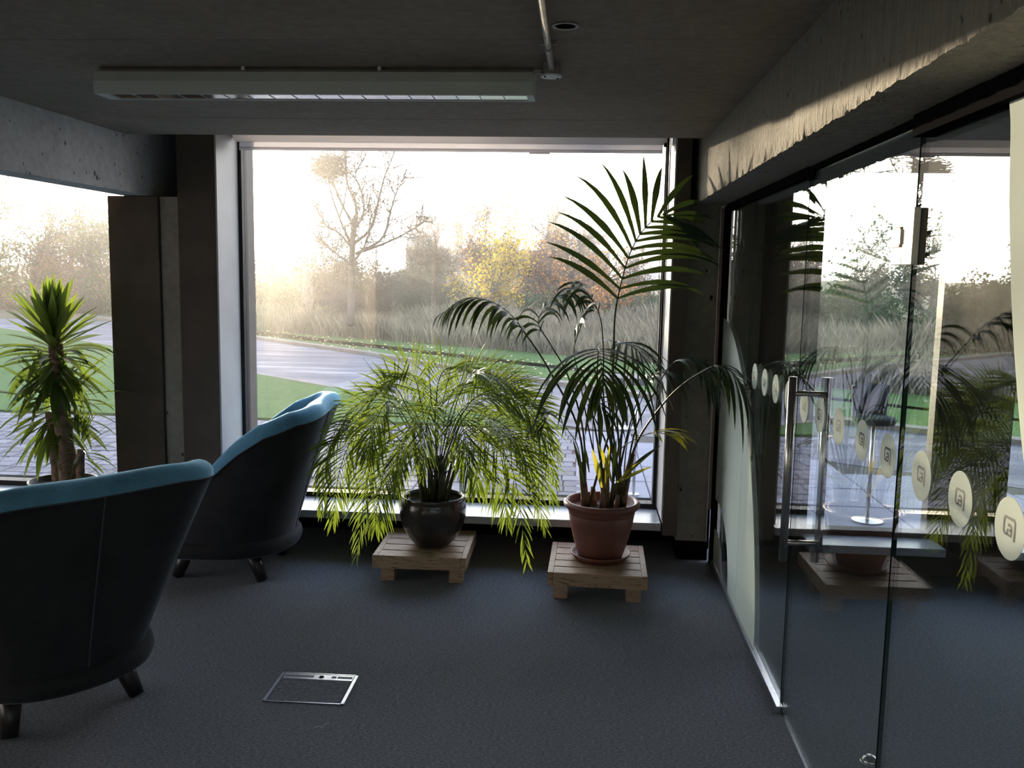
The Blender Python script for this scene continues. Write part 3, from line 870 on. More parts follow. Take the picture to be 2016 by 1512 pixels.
# ---- slatted plant stands
def stand(cx, cy, rz, wx, wy, label):
    root = empty('plant_stand', (cx, cy, 0), rz, label=label, cat='plant stand', group='slatted wooden plant stands')
    hx, hy = wx / 2, wy / 2
    z0, z1 = 0.10, 0.172
    r_ = 0.030
    for s_ in (-1, 1):
        xa = s_ * hx - (r_ if s_ > 0 else 0)
        MB().box((xa, -hy, z0), (xa + r_, hy, z1)).build('side_rail', M['wood'], root, bevel=0.003)
    n_ = 5; gap = 0.012
    iy0, iy1 = -hy + 0.0, hy
    wd = (iy1 - iy0 - gap * (n_ - 1)) / n_
    for i in range(n_):
        a = iy0 + i * (wd + gap)
        zb_ = z0 if i in (0, n_ - 1) else z1 - 0.03
        MB().box((-hx + r_ + 0.0005, a, zb_), (hx - r_ - 0.0005, a + wd, z1 - 0.001)).build('slat', M['wood'], root, bevel=0.0015)
    for sx_ in (-1, 1):
        for sy_ in (-1, 1):
            cx_, cy_ = sx_ * (hx - 0.065), sy_ * (hy - 0.13)
            MB().box((cx_ - 0.038, cy_ - 0.04, 0), (cx_ + 0.038, cy_ + 0.04, z0)).build('foot', M['wood'], root, bevel=0.002)
    for sx_ in (-1, 1):
        cx_ = sx_ * (hx - 0.065)
        MB().box((cx_ - 0.02, -hy + 0.15, z0 + 0.0), (cx_ + 0.02, hy - 0.15, z1 - 0.03)).build('bearer', M['wood'], root)
    return root
stand(-0.829, 4.902, R(0.6), 0.508, 0.53, 'slatted pine stand under the black round pot')
stand(0.1315, 4.737, R(-1.2), 0.512, 0.532, 'slatted pine stand under the terracotta pot')

# ---- leaves
def leaflet(mb, base, d, up, L, wd, droop, seg=5, fold=0.25, twist=0.0, mi=0, curl=0.0):
    d = d.normalized(); p = V(base)
    vs = []; st_ = L / seg
    for i in range(seg + 1):
        t = i / seg
        s_ = d.cross(up)
        s_ = s_.normalized() if s_.length > 1e-5 else d.orthogonal().normalized()
        if twist:
            s_ = Matrix.Rotation(twist * t, 3, d) @ s_
        nn = s_.cross(d).normalized()
        wp = wd * (0.35 + 1.3 * t if t < 0.4 else 0.87 + 0.13 * math.cos((t - 0.4) * 3)) if t < 0.45 else wd * max(0.0, (1 - ((t - 0.45) / 0.55) ** 1.7))
        wp = min(wp, wd)
        if i == seg:
            vs.append(p)
        else:
            vs += [p - s_ * wp / 2 + nn * wp * fold, p, p + s_ * wp / 2 + nn * wp * fold]
        d = (d + V((0, 0, -1)) * droop * (0.5 + t) / seg).normalized()
        p = p + d * st_
    fs = []
    for i in range(seg - 1):
        a = i * 3
        fs += [(a, a + 1, a + 4, a + 3), (a + 1, a + 2, a + 5, a + 4)]
    a = (seg - 1) * 3
    fs += [(a, a + 1, a + 3), (a + 1, a + 2, a + 3)]
    mb.add(vs, fs, mi)

def frond(pts, t0, n, L, wd, ang=50, droop=1.2, rr=0.005, seed=0, lift=0.15, mat=None, parent=None, seg=5, sep=False, up=None, lenf=None, tipang=20, vary=0.12, rrt=0.0012, jitter=6):
    """pts: curve of petiole and rachis; leaflets from t0 to the tip on both sides"""
    rnd = random.Random(seed)
    C = spline(pts, 48)
    mb = MB()
    mb.tube(C, [rr + (rrt - rr) * (i / 48) ** 0.8 for i in range(49)], 6)
    fo = mb.build('frond', [mat, M['stem']], parent, smooth=True) if sep else None
    if fo is not None:
        for pl in fo.data.polygons: pl.material_index = 1
    else:
        mb.m = [1] * len(mb.m)
    for i in range(n):
        t = t0 + (1 - t0) * ((i + 0.5) / n)
        q = min(47.999, t * 48); k = int(q); u = q - k
        base = C[k].lerp(C[k + 1], u)
        T = (C[min(k + 2, 48)] - C[max(k - 1, 0)]).normalized()
        uu = V(up) if up is not None else V((0, 0, 1))
        side = T.cross(uu)
        if side.length < 0.15:
            side = T.cross(V((0.2, -1, 0.3)))
        side.normalize()
        nn = side.cross(T).normalized()
        s = (t - t0) / (1 - t0)
        lf = lenf(s) if lenf else (0.55 + 0.75 * math.sin(math.pi * min(1, s * 0.85 + 0.12))) * (1 - 0.45 * s * s)
        for sg in (-1, 1):
            a = R(ang + (tipang - ang) * s ** 1.5 + rnd.uniform(-jitter, jitter))
            dd = T * math.cos(a) + side * sg * math.sin(a) + nn * (lift + rnd.uniform(-0.08, 0.08))
            l = L * lf * rnd.uniform(1 - vary, 1 + vary)
            dr = droop * rnd.uniform(0.7, 1.3)
            tg = mb if not sep else MB()
            leaflet(tg, base, dd, nn, l, wd * rnd.uniform(0.85, 1.1), dr, seg, 0.18)
            if sep:
                tg.build('leaflet', [mat], fo, smooth=True)
    if not sep:
        fo = mb.build('frond', [mat, M['stem']], parent, smooth=True)
    return fo

# ---- kentia palm in the terracotta pot
PK = V((0.145, 4.75, 0.172))
sc = empty('plant_saucer', PK, label='terracotta saucer under the terracotta pot', cat='saucer')
MB().lathe([(0.0, 0.001), (0.135, 0.001), (0.158, 0.026), (0.163, 0.036), (0.158, 0.038), (0.150, 0.030), (0.130, 0.008), (0.0, 0.008)], n=56).build('dish', M['terra'], sc, smooth=True)
kp = empty('potted_palm', PK + V((0, 0, 0.0085)), label='tall broad-leaved palm in a terracotta pot with a thick rim', cat='potted plant')
MB().lathe([(0.0, 0.0), (0.112, 0.0), (0.118, 0.006), (0.150, 0.110), (0.170, 0.200), (0.176, 0.238), (0.174, 0.242), (0.178, 0.246), (0.181, 0.262), (0.182, 0.270), (0.198, 0.278), (0.205, 0.290), (0.204, 0.302), (0.194, 0.312), (0.182, 0.311), (0.176, 0.300), (0.172, 0.27), (0.0, 0.265)], n=72).build('pot', M['terra'], kp, smooth=True)
MB().lathe([(0.0, 0.268), (0.173, 0.266)], n=40).build('soil', M['soil'], kp)
KB = kp.location
def K(x, y, d): return atY(x, y, d) - KB
rnd = random.Random(5)
for (x, y, r_, tx, ty, h_) in ((-0.085, 0.02, 0.020, -0.035, 0.0, 0.26), (0.015, -0.01, 0.025, 0.0, 0.0, 0.24), (0.105, 0.0, 0.022, 0.05, 0.0, 0.32), (0.055, 0.05, 0.02, 0.02, 0.01, 0.14), (-0.04, 0.05, 0.018, -0.01, 0.01, 0.12), (0.075, -0.04, 0.016, 0.01, 0.01, 0.10)):
    MB().tube(spline([(x, y, 0.25), (x + tx * 0.4, y, 0.25 + h_ * 0.5), (x + tx, y + ty, 0.25 + h_)], 6), [r_ * 1.15, r_ * 1.1, r_, r_, r_ * 0.9, r_ * 0.75, r_ * 0.6], 9).build('sheath', M['sheath'], kp, smooth=True)
b1_, b2_, b3_ = (-0.085, 0.02, 0.28), (0.015, -0.01, 0.30), (0.11, 0.0, 0.30)
kk = dict(mat=M['kentia'], parent=kp, sep=True, seg=7)
# main upright frond facing the room
frond([b2_, K(1205, 850, 4.74), K(1208, 700, 4.72), K(1211, 620, 4.72), K(1222, 560, 4.73), K(1240, 500, 4.75), K(1265, 455, 4.78), K(1300, 424, 4.82), K(1330, 428, 4.85)], 0.42, 14, 0.42, 0.034, ang=58, droop=0.8, rr=0.008, seed=1, up=(0, -1, 0.15), lift=0.02, tipang=20, vary=0.06, jitter=3, lenf=lambda s: 0.95 + 0.25 * math.sin(math.pi * min(1, s * 1.6)) if s < 0.45 else 1.15 - 1.2 * (s - 0.45), **kk)
# left-leaning frond that arches to the left
frond([b1_, K(1140, 850, 4.72), K(1085, 735, 4.68), K(1040, 665, 4.65), K(995, 610, 4.62), K(930, 586, 4.60), K(868, 618, 4.58)], 0.52, 15, 0.28, 0.022, ang=48, droop=2.6, rr=0.008, seed=2, lift=0.1, **kk)
frond([b1_, K(1148, 850, 4.85), K(1118, 740, 4.9), K(1085, 680, 4.95), K(1060, 630, 4.98), K(1100, 583, 5.0), K(1150, 590, 5.0)], 0.55, 12, 0.26, 0.02, ang=50, droop=2.4, rr=0.0075, seed=3, **kk)
# young half-open frond
frond([b2_, K(1160, 850, 4.72), K(1140, 740, 4.70), K(1130, 690, 4.70), K(1145, 640, 4.70)], 0.80, 4, 0.26, 0.04, ang=42, droop=1.4, rr=0.006, seed=4, tipang=15, lift=0.1, **kk)
# frond arching towards the room
frond([b2_, K(1180, 860, 4.70), K(1176, 760, 4.62), K(1178, 690, 4.45), K(1182, 705, 4.22), K(1190, 760, 4.08)], 0.60, 12, 0.42, 0.026, ang=66, droop=2.3, rr=0.008, seed=5, lift=0.12, tipang=20, **kk)
frond([b3_, K(1215, 830, 4.82), K(1205, 730, 4.92), K(1215, 678, 5.0), K(1255, 690, 5.08), K(1290, 745, 5.1)], 0.58, 12, 0.34, 0.022, ang=60, droop=2.0, rr=0.0075, seed=6, **kk)
frond([b3_, K(1190, 800, 4.86), K(1188, 690, 4.92), K(1180, 620, 4.96), K(1150, 570, 4.98), K(1120, 590, 5.0)], 0.60, 9, 0.22, 0.024, ang=45, droop=2.2, rr=0.007, seed=7, **kk)
# right-hand fronds
frond([b3_, K(1250, 880, 4.62), K(1310, 790, 4.50), K(1372, 738, 4.40), K(1425, 722, 4.30), K(1475, 780, 4.22), K(1492, 850, 4.18)], 0.58, 14, 0.34, 0.022, ang=42, droop=3.2, rr=0.0075, seed=8, **kk)
frond([b3_, K(1250, 850, 4.80), K(1290, 770, 4.85), K(1325, 715, 4.85), K(1370, 712, 4.85), K(1400, 760, 4.8)], 0.58, 12, 0.32, 0.018, ang=48, droop=2.6, rr=0.007, seed=9, **kk)
frond([b3_, K(1235, 870, 4.86), K(1262, 790, 4.98), K(1285, 740, 5.0), K(1320, 735, 5.0)], 0.62, 8, 0.26, 0.02, ang=50, droop=2.2, rr=0.005, seed=10, **kk)
# low fronds
frond([b3_, K(1215, 900, 4.60), K(1250, 865, 4.50), K(1290, 852, 4.42), K(1322, 858, 4.38)], 0.6, 4, 0.20, 0.024, ang=30, droop=0.9, rr=0.004, seed=11, mat=M['kentiay'], parent=kp, sep=True, seg=6)
frond([b1_, K(1140, 890, 4.72), K(1120, 850, 4.66), K(1085, 815, 4.62), K(1068, 840, 4.6)], 0.55, 5, 0.20, 0.024, ang=38, droop=1.6, rr=0.004, seed=12, **kk)
frond([b2_, K(1170, 900, 4.7), K(1168, 810, 4.66), K(1175, 790, 4.60), K(1195, 820, 4.55)], 0.6, 5, 0.20, 0.026, ang=35, droop=1.8, rr=0.004, seed=13, **kk)
for i, (x, y, tx, ty, w_) in enumerate(((1185, 960, 1168, 880, 0.03), (1192, 960, 1200, 872, 0.022), (1205, 950, 1180, 868, 0.028), (1215, 950, 1270, 893, 0.02), (1218, 950, 1282, 910, 0.018), (1150, 950, 1130, 860, 0.02), (1206, 955, 1213, 860, 0.022), (1225, 940, 1296, 868, 0.022), (1160, 930, 1150, 868, 0.016))):
    a = K(x, y, 4.68); b = K(tx, ty, 4.62)
    mb = MB(); leaflet(mb, a, b - a, V((0, -1, 0.3)), (b - a).length, w_, 0.3, 7, 0.2); mb.build('young_leaf', M['kentiay'] if i < 5 else M['kentia'], kp, smooth=True)
for i in range(9):
    a = V((rnd.uniform(-0.1, 0.13), rnd.uniform(-0.03, 0.05), 0.28)); b = K(rnd.uniform(1110, 1270), rnd.uniform(700, 800), rnd.uniform(4.6, 4.95))
    MB().tube(spline([a, a.lerp(b, 0.5) + V((0, 0, 0.06)), b], 8), [0.0085 - 0.0007 * k for k in range(9)], 6).build('petiole', M['stem'], kp, smooth=True)
MB().tube([K(880, 830, 4.75), K(945, 640, 4.75)], 0.002, 5).build('cane', M['stem'], kp)

# ---- areca palm in the black pot
PA = V((-0.790, 4.87, 0.172))
ap = empty('potted_palm', PA, label='bushy feathery palm in a round black glazed pot', cat='potted plant')
MB().lathe([(0.0, 0.0), (0.085, 0.0), (0.095, 0.004), (0.135, 0.045), (0.168, 0.105), (0.184, 0.165), (0.186, 0.205), (0.180, 0.245), (0.172, 0.268), (0.176, 0.280), (0.172, 0.284), (0.164, 0.280), (0.160, 0.262), (0.164, 0.23), (0.0, 0.225)], n=72).build('pot', M['potblack'], ap, smooth=True)
MB().lathe([(0.0, 0.235), (0.163, 0.232)], n=40).build('soil', M['soil'], ap)
def A_(x, y, d): return atY(x, y, d) - PA
rnd = random.Random(11)
for i in range(15):
    a = rnd.uniform(0, 6.28); r_ = rnd.uniform(0.01, 0.07)
    MB().tube([(r_ * math.cos(a), r_ * math.sin(a), 0.22), (r_ * 1.5 * math.cos(a), r_ * 1.5 * math.sin(a), 0.36), (r_ * 2.1 * math.cos(a), r_ * 2.1 * math.sin(a), 0.50)], [0.014, 0.011, 0.007], 8).build('stem', M['stem'], ap, smooth=True)
AF = [
    [(855, 940, 4.85), (800, 855, 4.75), (750, 860, 4.62), (722, 950, 4.52), (702, 1095, 4.48)],
    [(850, 930, 4.86), (770, 830, 4.80), (700, 825, 4.72), (650, 880, 4.68), (632, 1010, 4.66)],
    [(850, 930, 4.88), (780, 800, 4.92), (700, 800, 4.95), (650, 870, 4.95), (625, 960, 4.95)],
    [(850, 930, 4.90), (765, 850, 4.75), (700, 860, 4.66), (668, 930, 4.60), (655, 1030, 4.56)],
    [(850, 930, 4.88), (800, 800, 4.90), (770, 760, 4.95), (722, 790, 5.0), (690, 860, 5.0)],
    [(850, 930, 4.85), (795, 830, 4.72), (765, 790, 4.60), (735, 840, 4.50), (722, 900, 4.45)],
    [(855, 930, 4.88), (830, 800, 4.95), (815, 742, 5.0), (785, 735, 5.05), (755, 760, 5.06)],
    [(858, 930, 4.88), (858, 800, 4.90), (870, 735, 4.94), (905, 722, 4.98), (950, 740, 5.0)],
    [(862, 930, 4.90), (880, 800, 4.96), (910, 755, 5.02), (965, 762, 5.06), (1010, 810, 5.06)],
    [(865, 930, 4.86), (900, 820, 4.78), (960, 775, 4.70), (1030, 800, 4.64), (1085, 880, 4.60)],
    [(865, 930, 4.88), (920, 800, 4.90), (990, 765, 4.92), (1060, 800, 4.92), (1100, 900, 4.92)],
    [(865, 930, 4.84), (910, 850, 4.68), (965, 825, 4.54), (1020, 870, 4.44), (1055, 985, 4.40)],
    [(866, 935, 4.84), (910, 880, 4.66), (960, 870, 4.50), (1010, 930, 4.40), (1038, 1110, 4.34)],
    [(866, 940, 4.86), (915, 905, 4.80), (955, 900, 4.72), (985, 950, 4.66), (1000, 1030, 4.62)],
    [(860, 930, 4.82), (858, 840, 4.66), (850, 800, 4.52), (838, 850, 4.42), (832, 930, 4.38)],
    [(858, 930, 4.82), (845, 850, 4.70), (820, 820, 4.58), (795, 870, 4.50), (782, 950, 4.46)],
    [(862, 930, 4.82), (880, 850, 4.68), (900, 810, 4.55), (915, 860, 4.46), (922, 940, 4.42)],
    [(858, 930, 4.84), (830, 870, 4.74), (800, 880, 4.66), (785, 920, 4.62), (778, 965, 4.60)],
    [(860, 930, 4.9), (862, 820, 5.0), (858, 770, 5.1), (850, 770, 5.2), (845, 800, 5.28)],
    [(862, 930, 4.9), (900, 830, 5.05), (930, 800, 5.15), (960, 830, 5.24), (980, 880, 5.28)],
    [(856, 930, 4.9), (820, 830, 5.05), (790, 800, 5.15), (750, 830, 5.24), (730, 890, 5.28)],
    [(862, 930, 4.85), (905, 860, 4.85), (950, 840, 4.84), (1010, 850, 4.82), (1075, 905, 4.8)],
    [(850, 930, 4.82), (800, 880, 4.7), (765, 905, 4.6), (745, 980, 4.55), (738, 1040, 4.52)],
    [(866, 930, 4.85), (900, 790, 4.8), (935, 735, 4.76), (985, 745, 4.72), (1030, 775, 4.7)],
    [(866, 930, 4.86), (915, 820, 4.86), (985, 780, 4.84), (1050, 830, 4.82), (1095, 950, 4.8)],
    [(866, 930, 4.84), (920, 860, 4.74), (980, 850, 4.64), (1040, 920, 4.58), (1072, 1040, 4.55)],
    [(862, 930, 4.9), (895, 790, 4.96), (950, 745, 5.0), (1020, 775, 5.02), (1065, 850, 5.02)],
    [(866, 930, 4.9), (930, 870, 4.95), (985, 850, 4.98), (1050, 900, 5.0), (1090, 985, 5.0)],
]
rq = random.Random(71)
for i in (1, 6):
    tx = 700 + 37 * i + rq.uniform(-12, 12); dd = (-0.42, 0.2, -0.3, 0.28, -0.1, 0.25, -0.35, 0.22, -0.2)[i]; ty = rq.uniform(880, 985); mx_ = 858 + (tx - 858) * 0.55; pk = rq.uniform(790, 860)
    AF.append([(858, 935, 4.86), (858 + (tx - 858) * 0.25, pk + 40, 4.87 + dd * 0.4), (mx_, pk, 4.87 + dd * 0.75), (tx, (pk + ty) / 2, 4.87 + dd), (tx + (tx - 858) * 0.06, ty, 4.87 + dd * 1.05)])
for i, f in enumerate(AF):
    rr_ = random.Random(100 + i)
    frond([A_(*p) for p in f], 0.28, 29, 0.215, 0.0098, ang=48, up=(rr_.uniform(-0.3, 0.3), -rr_.uniform(0.1, 1.0), rr_.uniform(0.3, 0.9)), droop=rr_.uniform(0.25, 0.65), rr=0.0038, seed=200 + i, mat=M['areca'], parent=ap, seg=4, lift=0.12, tipang=16, jitter=9, vary=0.18)
for (x, y, tx, ty) in ((858, 880, 715, 705), (850, 800, 842, 700), (870, 800, 892, 706)):
    a = A_(x, y, 4.86); b = A_(tx, ty, 4.8)
    MB().tube([a, b], [0.003, 0.001], 5).build('spear_leaf', M['stem'], ap)

def keep_clear(root):
    """leaves bend along the glass, the beam and the window wall instead of passing through them"""
    def w_(o):
        p = Vector_zero = V((0, 0, 0)); q = o
        while q is not None:
            p = p + q.location; q = q.parent
        return p
    for o in list(root.children_recursive):
        if o.type != 'MESH' or o.name.split('.')[0] not in ('frond', 'leaflet', 'young_leaf', 'petiole'): continue
        off = w_(o)
        for v in o.data.vertices:
            p = v.co + off
            lim = 0.615 if p.z > 2.08 else (0.598 if p.y > 5.26 else 0.808)
            if p.x > lim: p.x = lim - 0.004 * math.sin(p.z * 40)
            ly_ = 5.425 if -2.08 < p.x < 0.48 else 5.10
            if p.y > ly_: p.y = ly_ - 0.003
            if p.z < 0.006: p.z = 0.006
            v.co = p - off
keep_clear(kp)
keep_clear(ap)

# ---- yucca in a dark pot
PY = V((-2.95, 4.88, 0.0))
yp = empty('potted_yucca', PY, label='yucca with three trunks in a plain dark pot at the left window', cat='potted plant')
MB().lathe([(0.0, 0.0), (0.14, 0.0), (0.15, 0.01), (0.182, 0.45), (0.184, 0.462), (0.176, 0.462), (0.172, 0.43), (0.0, 0.42)], n=56).build('pot', M['potdark'], yp, smooth=True)
MB().lathe([(0.0, 0.425), (0.172, 0.423)], n=40).build('soil', M['soil'], yp)
def Yq(x, y, d): return atY(x, y, d) - PY
def trunk(pts, r0, r1):
    C = spline(pts, 20)
    rr2 = random.Random(3)
    MB().tube(C, [(r0 + (r1 - r0) * i / 20) * (1 + rr2.uniform(-0.05, 0.06)) for i in range(21)], 12).build('trunk', M['yuccatrunk'], yp, smooth=True)
trunk([Yq(137, 962, 4.88), Yq(126, 850, 4.88), Yq(117, 760, 4.88), Yq(108, 665, 4.88)], 0.052, 0.036)
trunk([Yq(118, 962, 4.92), Yq(108, 880, 4.93), Yq(100, 810, 4.94)], 0.036, 0.030)
trunk([Yq(159, 962, 4.86), Yq(158, 915, 4.86), Yq(160, 885, 4.86)], 0.025, 0.020)
def crown(c, n, L, wd, seed, lo=-50, hi=85):
    rr2 = random.Random(seed)
    for i in range(n):
        u = (i + 0.5) / n
        el = lo + (hi - lo) * u + rr2.uniform(-8, 8)
        az = i * 137.5 + rr2.uniform(-15, 15)
        d = V((math.cos(R(az)) * math.cos(R(el)), math.sin(R(az)) * math.cos(R(el)), math.sin(R(el))))
        l = L * rr2.uniform(0.78, 1.12) * (0.85 + 0.15 * math.cos(R(el)))
        base = V(c) + V((0, 0, (u - 0.55) * L * 0.75)) + d * 0.025
        mb = MB()
        leaflet(mb, base, d, V((0, 0, 1)) if abs(d.z) < 0.9 else V((0, -1, 0)), l, wd * rr2.uniform(0.8, 1.15), rr2.uniform(0.1, 1.0) * (1.2 if el < 20 else 0.35), 6, 0.22, twist=rr2.uniform(-0.5, 0.5))
        mb.build('leaf', M['yucca'], yp, smooth=True)
crown(Yq(108, 690, 4.88), 125, 0.34, 0.050, 1, -55, 88)
crown(Yq(98, 800, 4.95), 70, 0.32, 0.040, 2, -50, 60)
crown(Yq(146, 790, 4.95), 26, 0.30, 0.028, 4, -30, 50)
crown(Yq(160, 880, 4.86), 46, 0.19, 0.016, 3, -30, 85)
# ================================================================ OUTSIDE
GZ = -0.05
def npmesh(name, verts, faces, mats, parent=None, smooth=False, **props):
    """verts (n,3), faces (m,k) arrays"""
    me = bpy.data.meshes.new(name)
    verts = np.asarray(verts, dtype=np.float32); faces = np.asarray(faces, dtype=np.int32)
    k = faces.shape[1]
    me.vertices.add(len(verts)); me.vertices.foreach_set('co', verts.ravel())
    me.loops.add(faces.size); me.loops.foreach_set('vertex_index', faces.ravel())
    me.polygons.add(len(faces)); me.polygons.foreach_set('loop_start', np.arange(0, faces.size, k, dtype=np.int32))
    me.update(calc_edges=True)
    for m in (mats if isinstance(mats, list) else [mats]): me.materials.append(m)
    o = bpy.data.objects.new(name, me); COL.objects.link(o)
    if parent is not None: o.parent = parent
    return tag(o, **props)

def groundmat(name, cols, sc, bs=0.4, rough=0.95, spec=0.2, bscale=60):
    m, t, out = newmat(name)
    p = principled(t, cols[0], rough, 0, spec)
    v = coord(t)
    c = ramp(t, tnoise(t, v, sc, 5, 0.6), [(0.3, cols[0]), (0.7, cols[1])])
    c = mixc(t, 0.45, c, ramp(t, tnoise(t, v, sc * 30, 3, 0.7), [(0.3, tuple(x * 0.55 for x in cols[0])), (0.7, tuple(min(1, x * 1.4) for x in cols[1]))]))
    t.links.new(c, p.inputs['Base Color'])
    t.links.new(bump(t, tnoise(t, v, bscale, 3, 0.7), bs, 0.03), p.inputs['Normal'])
    t.links.new(p.outputs[0], out.inputs[0])
    return m
M['grass'] = groundmat('mown_grass', [(0.046, 0.092, 0.020), (0.078, 0.135, 0.032)], 0.6)
M['rough'] = groundmat('rough_ground', [(0.07, 0.07, 0.035), (0.13, 0.11, 0.06)], 0.5)
def roadmat():
    m, t, out = newmat('damp_asphalt')
    p = principled(t, (0.1, 0.1, 0.12), 0.5, 0, 0.5)
    v = coord(t, 'Object', (1, 1, 1))
    mp = t.nodes.new('ShaderNodeMapping'); mp.inputs['Rotation'].default_value = (0, 0, R(42)); mp.inputs['Scale'].default_value = (0.25, 1.6, 1)
    t.links.new(v, mp.inputs['Vector'])
    f = tnoise(t, mp.outputs[0], 1.6, 6, 0.65)
    c = ramp(t, f, [(0.35, (0.055, 0.05, 0.072)), (0.55, (0.085, 0.078, 0.105)), (0.72, (0.18, 0.17, 0.20))])
    t.links.new(c, p.inputs['Base Color'])
    t.links.new(ramp(t, f, [(0.35, 0.75), (0.7, 0.5)]), p.inputs['Roughness'])
    t.links.new(bump(t, tnoise(t, coord(t), 90, 3, 0.7), 0.5, 0.01), p.inputs['Normal'])
    t.links.new(p.outputs[0], out.inputs[0])
    return m
M['road'] = roadmat()
M['kerb'] = simple('kerb_stone', (0.15, 0.125, 0.105), 0.8, nscale=3, var=0.3)
M['slab'] = simple('pale_paving_slab', (0.22, 0.212, 0.25), 0.75, nscale=5, var=0.12, bmp=0.1)
def pavermat():
    m, t, out = newmat('grey_sett')
    p = principled(t, (0.3, 0.28, 0.3), 0.8, 0, 0.25)
    oi = t.nodes.new('ShaderNodeObjectInfo'); g = t.nodes.new('ShaderNodeNewGeometry')
    ad = nd(t, 'ShaderNodeMath', operation='ADD'); t.links.new(oi.outputs['Random'], ad.inputs[0]); t.links.new(g.outputs['Random Per Island'], ad.inputs[1])
    fr = nd(t, 'ShaderNodeMath', operation='FRACT'); t.links.new(ad.outputs[0], fr.inputs[0])
    c = ramp(t, fr.outputs[0], [(0, (0.11, 0.10, 0.11)), (0.5, (0.17, 0.157, 0.175)), (1, (0.23, 0.21, 0.23))])
    c = mixc(t, 0.35, c, ramp(t, tnoise(t, coord(t), 30, 4, 0.7), [(0.3, (0.08, 0.073, 0.08)), (0.7, (0.25, 0.235, 0.25))]))
    t.links.new(c, p.inputs['Base Color'])
    t.links.new(bump(t, tnoise(t, coord(t), 90, 3, 0.7), 0.3, 0.006), p.inputs['Normal'])
    t.links.new(p.outputs[0], out.inputs[0])
    return m
M['paver'] = pavermat()
M['joint'] = simple('dark_joint_sand', (0.055, 0.048, 0.042), 0.95)

# rough ground that rises a little behind the road
nx, ny = 60, 60
gx = np.linspace(-70, 60, nx); gy = np.concatenate([np.linspace(5.72, 40, 40), np.linspace(43, 320, 20)])
vs = []
for y in gy:
    for x in gx:
        vs.append((x * (1 + max(0, y - 40) / 80), y, GZ - 0.03 + 0.02 * max(0, min(y, 60) - 26)))
fs = [(j * nx + i, j * nx + i + 1, (j + 1) * nx + i + 1, (j + 1) * nx + i) for j in range(ny - 1) for i in range(nx - 1)]
npmesh('ground', vs, fs, M['rough'], kind='structure', label='rough ground beyond the road')
MB().box((-300, -200, GZ - 0.6), (300, 5.70, GZ - 0.25)).build('ground', M['rough'], kind='structure', label='ground around the building')
def slabpoly(name, pts, z, t, mat, label, nm='structure'):
    n = len(pts)
    mb = MB(); mb.add([(a, b, z) for a, b in pts] + [(a, b, z - t) for a, b in pts], [tuple(range(n))] + [(i, n + i, n + (i + 1) % n, (i + 1) % n) for i in range(n)])
    return mb.build(name, mat, kind=nm, label=label)
near_e = [(-38, 43.5), (-24, 30.2), (-15.4, 23.0), (-10.4, 19.0), (-5.3, 14.4), (-2.9, 12.4), (-0.6, 10.6), (0.6, 9.9), (9, 4.5)]
far_e = [(-48, 57.5), (-24.9, 37.0), (-14.9, 27.7), (-8.0, 21.7), (-4.33, 18.3), (-2.17, 15.95), (-0.8, 14.6), (2.5, 11.6), (6.0, 9.2), (12, 6.0)]
slabpoly('road', near_e + far_e[::-1], GZ - 0.008, 0.02, M['road'], 'damp grey road running diagonally past the windows')
slabpoly('lawn', [(-40, 10.1), (-0.1, 10.1)] + [p for p in near_e[::-1] if p[0] < -0.3], GZ + 0.012, 0.05, M['grass'], 'wedge of mown lawn between the sett paving and the road')
dry_e = [(-40, 48.2), (-24.9, 38.0), (-14.9, 28.8), (-8.2, 23.9), (-3.35, 21.1), (-0.83, 19.5), (1.5, 17.8), (4.0, 14.6), (8, 12.5), (14, 11)]
slabpoly('lawn', far_e[:-1] + [(12, 6.3)] + [(14, 11.5)] + dry_e[::-1][1:], GZ + 0.014, 0.05, M['grass'], 'strip of mown lawn beyond the road')
def strip(pts, w, z0, z1):
    mb = MB(); P = [V((a, b, 0)) for a, b in pts]; L_, R_ = [], []
    for i, p in enumerate(P):
        d = (P[min(i + 1, len(P) - 1)] - P[max(i - 1, 0)]).normalized(); n_ = V((-d.y, d.x, 0)) * w / 2
        L_.append(p + n_); R_.append(p - n_)
    n = len(P)
    vs = [(q.x, q.y, z1) for q in L_] + [(q.x, q.y, z1) for q in R_] + [(q.x, q.y, z0) for q in L_] + [(q.x, q.y, z0) for q in R_]
    fs = []
    for i in range(n - 1):
        fs += [(i, i + 1, n + i + 1, n + i), (n + i, n + i + 1, 3 * n + i + 1, 3 * n + i), (i + 1, i, 2 * n + i, 2 * n + i + 1)]
    return mb.add(vs, fs)
strip(far_e[1:], 0.22, GZ - 0.03, GZ + 0.055).build('kerb', M['kerb'], kind='structure', label='stone kerb on the far side of the road')
strip(near_e[:7], 0.12, GZ - 0.03, GZ + 0.018).build('kerb', M['kerb'], kind='structure', label='low kerb on the near side of the road')

